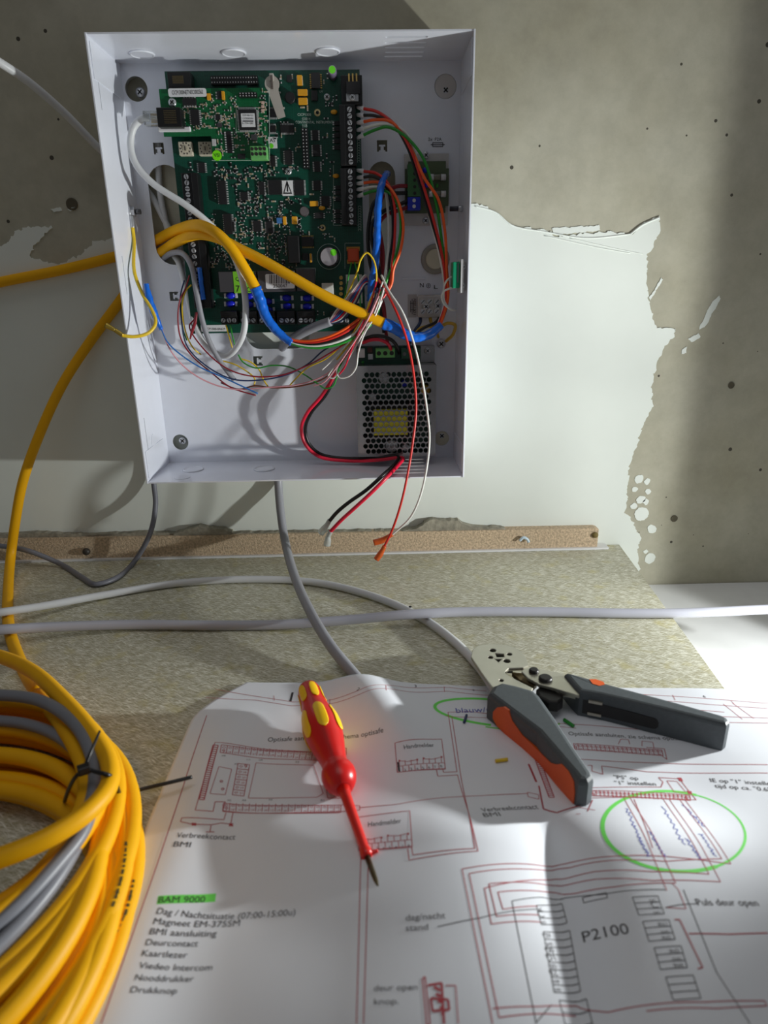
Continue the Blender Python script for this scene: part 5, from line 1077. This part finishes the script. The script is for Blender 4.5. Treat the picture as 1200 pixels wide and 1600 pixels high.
# title block in the far right corner
for pts in ([(900, 1087), (1000, 1085), (1110, 1092), (1200, 1099)], [(960, 1095), (1020, 1094), (1110, 1101), (1200, 1107)], [(990, 1103), (1132, 1113)], [(1010, 1118), (1200, 1122)], [(1050, 1128), (1200, 1130)], [(1130, 1100), (1160, 1124)], [(1145, 1099), (1178, 1123)], [(1051, 1086), (1055, 1094)], [(1142, 1095), (1147, 1100)]): pline(red, pts, .0005)
link('printed_diagram', red, mat('print_red', (176, 62, 72), .7), paper)
M_PEN = mat('pen_blue', (70, 78, 170), .7)
for t in (('blauw/rose', 713, 1114, 792, 1112), ('rood', 768, 1129, 806, 1131)):
    blue = B(); ptext(blue, *t); link('handwriting', blue, M_PEN, paper)
for u, v, du, dv in ((978, 1262, 22, 48), (998, 1308, 16, 30), (1014, 1298, 26, 42), (1036, 1262, 34, 60), (1072, 1310, 24, 32), (1068, 1258, 32, 34), (1094, 1302, 24, 36)):
    pts = []
    for k in range(16):
        t = k/15; pts.append((u+du*t+(3.2 if k % 2 else -3.2)*random.uniform(.4, 1), v+dv*t+random.uniform(-2, 2)))
    blue = B(); pline(blue, pts, .0006); link('handwriting', blue, M_PEN, paper)
def ell(b, cx, cy, rx, ry, rot, w_, a0=0, a1=360, n=64):
    r0 = math.radians(rot); pts = []
    for k in range(n+1):
        a = math.radians(a0+(a1-a0)*k/n); x, y = rx*math.cos(a), ry*math.sin(a); pts.append((cx+x*math.cos(r0)-y*math.sin(r0), cy+x*math.sin(r0)+y*math.cos(r0)))
    pline(b, pts, w_, lift=LIFT*.6)
M_HL = mat('highlighter_green', (112, 226, 92), .7)
hl = B(); ell(hl, 778, 1114, 99, 20, 6, .0024, 95, 300); ell(hl, 778, 1116, 99, 22, 6, .0013, 10, 100); link('highlighter_mark', hl, M_HL, paper)
hl = B(); ell(hl, 1053, 1299, 112, 62, 6, .0022, 150, 285); ell(hl, 1053, 1299, 112, 62, 6, .0013, 285, 410); ell(hl, 1053, 1299, 112, 62, 6, .0020, 50, 150); link('highlighter_mark', hl, M_HL, paper)
hl = B(); pline(hl, [(246, 1406.5), (290, 1404.5), (337, 1402.5)], (pz(290, 1398)-pz(290, 1411)).length, lift=LIFT*.4); link('highlighter_mark', hl, M_HL, paper)

# ------------------------------------------------------------------ screwdriver
M_SRED = mat('red_handle', (204, 22, 20), .32, var=.03); M_SYEL = mat('yellow_grip', (244, 196, 10), .4, var=.02)
A0, A1 = Z(480, 1072, .0175), Z(592, 1390, .0085)
ax = (A1-A0); LEN = ax.length; ax.normalize()
sd = thing('screwdriver', 'red insulated screwdriver with yellow grip patches lying on the paper', 'screwdriver', A0)
prof = [(0, .0015), (.0008, .005), (.003, .0078), (.007, .0089), (.013, .0092), (.020, .0093), (.027, .0103), (.035, .0126), (.043, .0143), (.050, .0147), (.057, .0143), (.065, .0130), (.073, .0112), (.080, .0098), (.085, .0093), (.088, .0100), (.0905, .0116), (.0935, .0124), (.097, .0122), (.101, .0108), (.105, .0080), (.1062, .0052)]
ksc = (LEN*.60)/.1062
prof = [(t*ksc, r*(.86 if t < .03 else .82)) for t, r in prof]
link('handle', B().lathe(A0, A1, prof, 40), M_SRED, sd)
def prad(t):
    for (t0, r0), (t1, r1) in zip(prof, prof[1:]):
        if t0 <= t <= t1: return r0+(r1-r0)*(t-t0)/(t1-t0)
    return prof[-1][1]
upv = (ZV-ax*ZV.dot(ax)).normalized(); sdv = ax.cross(upv)
def grip(t0, t1, a0, half, par):
    b = B(); n, m = 14, 10; g = []
    for i in range(n+1):
        s = i/n; t = t0+(t1-t0)*s; e = min(s, 1-s)*(t1-t0); wf = min(1, math.sqrt(max(0, 1-(1-min(1, e/.006))**2)+.02)); row = []
        for j in range(m+1):
            a = math.radians(a0)+math.radians(half)*wf*(2*j/m-1); row.append(b.bm.verts.new(A0+ax*t+(upv*math.cos(a)+sdv*math.sin(a))*(prad(t)+.00035)))
        g.append(row)
    fs = [b.bm.faces.new((g[i][j], g[i+1][j], g[i+1][j+1], g[i][j+1])) for i in range(n) for j in range(m)]
    b._faces(fs, True); o = link('grip_patch', b, M_SYEL, par); md = o.modifiers.new('thickness', 'SOLIDIFY'); md.thickness = .0006; md.offset = 0
for k in range(6): grip(.006*ksc, .024*ksc, -14+60*k, 19, sd); grip(.034*ksc, .061*ksc, 2+60*k, 17, sd)
link('shaft_sleeve', B().lathe(A0+ax*(LEN*.595), A1, [(0, .0040), (.006, .0030), (LEN*.255, .0025), (LEN*.265, .0031), (LEN*.285, .0031), (LEN*.29, .0020)], 20), mat('red_sleeve', (214, 34, 26), .35), sd)
link('blade', B().lathe(A0+ax*(LEN*.87), A1, [(0, .0014), (LEN*.10, .0014), (LEN*.128, .0011), (LEN*.13, .0007)], 14), mat('tip_steel', (92, 82, 62), .4, .8), sd)
link('sleeve_collar_chip', B().tube([A0+ax*(LEN*.875)-XV*.000, A0+ax*(LEN*.872)+Vector((.006, .001, .0008))], [.0016, .0008], 8), M_SRED, sd)

# ------------------------------------------------------------------ crimping pliers
H = .0215; LZ = .0035
pl = thing('crimping_pliers', 'crimping pliers with dark grey and orange handles lying open on the paper', 'pliers', Z(900, 1130, LZ))
M_PM = mat('nickel_plate', (188, 184, 170), .33, .85, var=.05); M_PG = mat('dark_grey_grip', (74, 80, 84), .5, var=.08, vscale=400); M_PO = mat('orange_grip', (226, 92, 24), .42); M_PB = mat('black_oxide', (40, 38, 38), .4, .5)
def slab(name, px, ztop, zbot, m, bev=.0015, seg=2, par=None, holes=()):
    pts = [Z(u, v, ztop) for u, v in px]; pts = [Vector((p.x, p.y, ZT+ztop)) for p in pts]
    b = plate([[(p.x, p.y) for p in pts]]+[list(h) for h in holes], ztop-zbot, MH(ZT+(ztop+zbot)/2))
    if bev:
        bmesh.ops.dissolve_limit(b.bm, angle_limit=.01, verts=b.bm.verts, edges=b.bm.edges)
        es = [e for e in b.bm.edges if len(e.link_faces) == 2 and e.calc_face_angle(0) > .9 and any(abs(f.normal.z) > .9 for f in e.link_faces)]
        bmesh.ops.bevel(b.bm, geom=es, offset=bev, segments=seg, profile=.5, affect='EDGES')
    return link(name, b, m, par or pl)
def zc(u, v, z, ru, n=14, k=.62): 
    c = Z(u, v, z); r = (Z(u+ru, v, z)-c).length; return [(c.x+r*math.cos(2*math.pi*i/n), c.y+r*k/.62*math.sin(2*math.pi*i/n)) for i in range(n)]
head = [(736, 1026), (739, 1014), (748, 1008), (764, 1006), (786, 1006.5), (804, 1011), (815, 1018), (823, 1030), (826, 1040), (818, 1043), (795, 1044), (789, 1050), (797, 1057), (815, 1066), (833, 1075), (828, 1085), (790, 1090), (768, 1072), (752, 1050)]
die = [[(q.x, q.y) for q in (Z(u, v, .019) for u, v in pts)] for pts in ([(773, 1029.5), (784, 1029.5), (779, 1034.5)], [(774, 1020.5), (787, 1021.5), (788, 1026.5), (776, 1026.5)])]
slab('head_plate', head, .0190, .0165, M_PM, .0004, 1, holes=[zc(770, 1016, .019, 5), zc(766.5, 1027, .019, 4), zc(796, 1022, .019, 4), zc(792, 1032.5, .019, 5.5), zc(783.5, 1063, .019, 3.5)]+die)
slab('head_plate', head, .0160, .0138, M_DARKST, .0003, 1); slab('head_plate', head, .0132, .0105, M_PM, .0003, 1); slab('head_plate', head, .0098, .0070, M_PM, .0003, 1)
slab('die_block', [(758, 1014), (800, 1016), (802, 1036), (764, 1034)], .0164, .0072, M_PB, .0004, 1)
jaw = [(815, 1049), (819, 1044), (829, 1042), (845, 1045), (880, 1052), (912, 1078), (905, 1087), (862, 1074), (842, 1069), (826, 1060)]
slab('jaw_plate', jaw, .0196, .0172, M_PM, .0004, 1); slab('jaw_plate', jaw, .0140, .0112, M_PM, .0004, 1)
for u, v, r in ((834, 1050, .0035), (852, 1062, .0047)):
    c = Z(u, v, .0196); link('rivet', B().lathe(c-ZV*.012, c+ZV, [(0, r*.8), (.012, r), (.0136, r), (.0146, r*.75)], 20), M_PB, pl)
for u, v in ((797, 1044), ): pass
slab('spring_lever', [(800, 1050), (822, 1052), (838, 1068), (834, 1072), (812, 1062)], .0150, .0110, mat('bronze_steel', (120, 104, 74), .35, .8), .0004, 1)
slab('toggle_lever', [(838, 1076), (844, 1072), (868, 1078), (880, 1085), (880, 1092), (872, 1097), (858, 1096), (842, 1088)], .0165, .0080, M_PB, .0015)
slab('link_bar', [(874, 1082), (880, 1078), (950, 1092), (946, 1100)], .0150, .0126, M_PM, .0004, 1); slab('link_bar', [(874, 1082), (880, 1078), (950, 1092), (946, 1100)], .0092, .0068, M_PM, .0004, 1)
slab('link_core', [(866, 1078), (872, 1074), (944, 1088), (940, 1096)], .0124, .0094, M_PB, .0006, 1)
lh = [(762, 1083), (770, 1070), (784, 1064.5), (806, 1069), (834, 1077), (843, 1085), (868, 1120), (900, 1168), (926, 1206), (928, 1213), (920, 1220), (904, 1219), (896, 1208), (840, 1142), (790, 1104)]
lo_ = slab('handle', lh, .0225, .0005, M_PG, .0035, 3); lo_['label'] = 'left dark grey handle with orange inlay'
rh = [(882, 1052), (886, 1049.5), (900, 1053), (945, 1066), (1000, 1081), (1060, 1097), (1128, 1116), (1138, 1121), (1141, 1127), (1136, 1131), (1120, 1128), (1055, 1112), (980, 1094), (935, 1084), (906, 1079), (899, 1072)]
ro_ = slab('handle', rh, .0225, .0005, M_PG, .0028, 3); ro_['label'] = 'right dark grey handle with a slot'
# orange inlay on the left handle's outer side, slot and metal tabs on the right handle
def side_patch(name, px_line, prof_, m, par, off=.0006, thick=.0012):
    """patch on a handle's upright side: px_line follows the top edge, prof_ = (t, z low, z high)"""
    top = [Z(u, v, .0225) for u, v in px_line]; top = [Vector((p.x, p.y, 0)) for p in top]
    L_ = [0]
    for p, q in zip(top, top[1:]): L_.append(L_[-1]+(q-p).length)
    def at(t):
        s = t*L_[-1]
        for k in range(len(top)-1):
            if s <= L_[k+1]+1e-9: f = (s-L_[k])/(L_[k+1]-L_[k]); return top[k].lerp(top[k+1], f), (top[k+1]-top[k]).normalized()
    b = B(); rows = []
    for t, za_, zb_ in prof_:
        p, d = at(t); n = Vector((d.y, -d.x, 0)); 
        if n.dot(Vector((CAM.x, CAM.y, 0))-p) < 0: n = -n
        rows.append([b.bm.verts.new((p+n*o).to_3d()+ZV*(ZT+z)) for z, o in ((za_, -thick), (za_, off), (zb_, off), (zb_, -thick))])
    fs = []
    for r0, r1 in zip(rows, rows[1:]):
        for k in range(4): fs.append(b.bm.faces.new((r0[k], r0[(k+1) % 4], r1[(k+1) % 4], r1[k])))
    fs += [b.bm.faces.new(rows[0]), b.bm.faces.new(rows[-1][::-1])]
    b._faces(fs); return link(name, b, m, par)
side_patch('orange_inlay', [(768, 1088), (790, 1104), (840, 1142), (896, 1208), (904, 1219)], [(.03, .007, .012), (.07, .004, .0175), (.14, .0025, .0215), (.19, .002, .0215), (.24, .002, .0160), (.35, .002, .0115), (.55, .002, .0105), (.68, .002, .0120), (.74, .002, .0150), (.80, .002, .0195), (.88, .002, .0200), (.955, .002, .0180), (.975, .004, .0120)], M_PO, lo_)
pp = [Z(u, v, .0228) for u, v in ((921, 1061), (931, 1061), (943, 1065), (945, 1069), (936, 1071), (926, 1068))]
link('orange_inlay', B().prism([Vector((p.x, p.y, ZT+.0227)) for p in pp], -ZV*.0012), M_PO, ro_)
edge_r = [(1136, 1131), (1120, 1128), (1055, 1112), (980, 1094), (935, 1084), (906, 1079)]
side_patch('slot', edge_r, [(.43, .0085, .0115), (.445, .0065, .0135), (.47, .0060, .0142), (.80, .0060, .0150), (.97, .0055, .0160)], M_BLACK, ro_, .0003, .003)
for z in (.0055, .0150): side_patch('metal_tab', edge_r, [(.83, z, z+.0020), (.93, z, z+.0020)], M_PM, ro_, .0012, .003)

# ------------------------------------------------------------------ wire scraps
def scrap(label, col, a, b_, r):
    p, q = pz(*a), pz(*b_); p.z += r+LIFT; q.z += r+LIFT
    o = link('wire_scrap', B().tube([p, p.lerp(q, .5), q], r, 10, 4), WC[col]); tag(o, label, 'wire scrap')
scrap('short yellow wire scrap on the paper left of the pliers handle', 'yellow', (774, 1191.5), (793, 1189), .0011)
scrap('short green wire scrap on the paper between the pliers handles', 'green', (881, 1127), (896, 1137), .0012)
scrap('short blue wire scrap on the paper inside the green highlighter loop', 'navy', (729, 1119), (725, 1131), .0009)
b = B().ball(Z(641, 948, .0165), .0016, .0012, .001, 1); tag(link('dirt_crumb', b, M_BLACK), 'tiny black crumb on the grey cable where it crosses the white one', 'crumb')
b = B().ball(Z(247, 883, .0008), .0022, .0012, .0008, 1); tag(link('plaster_crumb', b, M_PLAST), 'small white plaster crumb on the fibre board below the box', 'crumb')

# ------------------------------------------------------------------ cable coil and ties
T0 = Z(152, 1222, .022); cdr = Vector((-.74, -.67, 0)).normalized()
coil = thing('cable_coil', 'coil of yellow cable with grey strands tied together at the lower left', 'cable coil', Vector((-.19, -.45, ZT)))
strands = [(-.012, .0047, .145, -6, 'y'), (-.003, .0047, .140, 0, 'y'), (.007, .0047, .128, 4, 'y'), (.016, .0047, .118, 8, 'y'), (-.016, .0136, .138, -12, 'y'), (-.007, .0136, .132, -4, 'y'), (.002, .0130, .120, 3, 'y'), (.011, .0130, .113, 10, 'y'), (.0185, .0140, .108, 13, 'y'),
           (-.0105, .0222, .120, -16, 'y'), (-.001, .0222, .112, -8, 'y'), (.008, .0220, .106, 2, 'y'), (-.006, .0305, .100, -20, 'y'), (.004, .0300, .104, -12, 'g')]
for off, z, R_, da, kind in strands:
    c0 = Vector((T0.x, T0.y, 0))+cdr*off; d = Matrix.Rotation(math.radians(da), 3, 'Z') @ cdr; cen = c0+d*R_; n = 26; pts = []
    for k in range(n):
        a = 2*math.pi*k/n; q = Matrix.Rotation(a, 3, 'Z') @ (-d*R_); far = (1-math.cos(a))/2
        pts.append(Vector((cen.x+q.x, cen.y+q.y, ZT+z+.004*far*math.sin(3*a+off*300)*(1 if z > .012 else 0))))
    r = RY if kind == 'y' else .0034
    o = link('cable_turn', B().tube(pts, r, 14, 4, closed=True), M_YEL if kind == 'y' else mat('coil_grey_jacket', (128, 130, 138), .42, var=.03), coil)
    if kind == 'g': o['label'] = 'grey cable turn'
    if (off, z) in ((-.012, .0047), (-.007, .0136)):                       # worn black print along the jacket
        PP, _q = smooth_path(pts, r, 24, True); b = B(); run = 0.
        for q0, q1 in zip(PP, PP[1:]):
            d = q1-q0; run += d.length; vw = CAM-q0; nn = (vw-d.normalized()*vw.dot(d.normalized())).normalized(); sd_ = d.normalized().cross(nn)
            c_ = q0+nn*(r+.00012)
            if run % .062 < .038 and run % .0034 < .0023:
                hh = random.uniform(.0005, .0008); hl_ = d*.55
                b.poly([c_-hl_-sd_*hh, c_+hl_-sd_*hh, c_+hl_+sd_*hh, c_-hl_+sd_*hh])
        link('jacket_print', b, mat('faded_print', (72, 62, 20), .7), o)
o = link('cable_turn', B().tube([Z(-60, 1014, .034), Z(0, 1026, .036), Z(52, 1050, .040), Z(98, 1092, .043), Z(140, 1140, .044), Z(170, 1190, .044), Z(170, 1228, .044), Z(140, 1266, .045), Z(95, 1298, .045), Z(40, 1325, .044), Z(-60, 1362, .042)], RY, 14, 10), M_YEL, coil); o['label'] = 'loose yellow turn crossing on top'
o = link('cable_turn', B().tube([Z(60, 1085, .024), Z(92, 1125, .032), Z(118, 1165, .036), Z(134, 1205, .036), Z(135, 1245, .035), Z(112, 1300, .030), Z(60, 1370, .026), Z(-50, 1450, .024)], RY, 14, 10), M_YEL, coil)
o = link('cable_turn', B().tube([Z(-60, 1088, .040), Z(0, 1086, .041), Z(60, 1094, .043), Z(110, 1124, .044), Z(138, 1165, .044), Z(149, 1210, .040), Z(143, 1255, .037), Z(128, 1300, .034), Z(90, 1350, .033), Z(20, 1425, .032), Z(-60, 1490, .030)], .0036, 12, 10), mat('coil_grey_jacket', (128, 130, 138), .42, var=.03), coil); o['label'] = 'grey cable turn'
M_TIE = mat('black_nylon', (24, 23, 24), .35)
tie = thing('cable_tie', 'black cable tie around the coil with its short tail pointing up', 'cable tie', Z(131, 1203, .05))
link('strap', B().tube([Z(101, 1252, .020), Z(108, 1232, .034), Z(121, 1211, .0475), Z(134, 1202, .0505), Z(150, 1206, .0500), Z(166, 1210, .0500), Z(175, 1214, .0465), Z(182, 1228, .034), Z(190, 1248, .018)], .0011, 8, 8), M_TIE, tie)
link('head', B().box(-.0030, .0030, -.0024, .0024, -.0022, .0022, .0006, Matrix.Translation(Z(131, 1202, .0515)) @ Matrix.Rotation(.5, 4, 'Z')), M_TIE, tie)
link('tail', B().tube([Z(133, 1197, .052), Z(142, 1175, .056), Z(156, 1142, .060)], [.0010, .0009, .0006], 8, 8), M_TIE, tie)
tie = thing('cable_tie', 'black cable tie with its long tail reaching right to the paper edge', 'cable tie', Z(190, 1242, .010))
link('head', B().box(-.0034, .0034, -.0026, .0026, -.0024, .0024, .0006, Matrix.Translation(Z(191, 1242, .012)) @ Matrix.Rotation(.25, 4, 'Z')), M_TIE, tie)
link('tail', B().tube([Z(195, 1240, .012), Z(230, 1231, .012), Z(272, 1221, .013), Z(300, 1214, .012)], .0011, 8, 8), M_TIE, tie)
link('strap', B().tube([Z(174, 1212, .046), Z(180, 1222, .034), Z(186, 1236, .022), Z(190, 1246, .010), Z(186, 1252, .002)], .0011, 8, 8), M_TIE, tie)
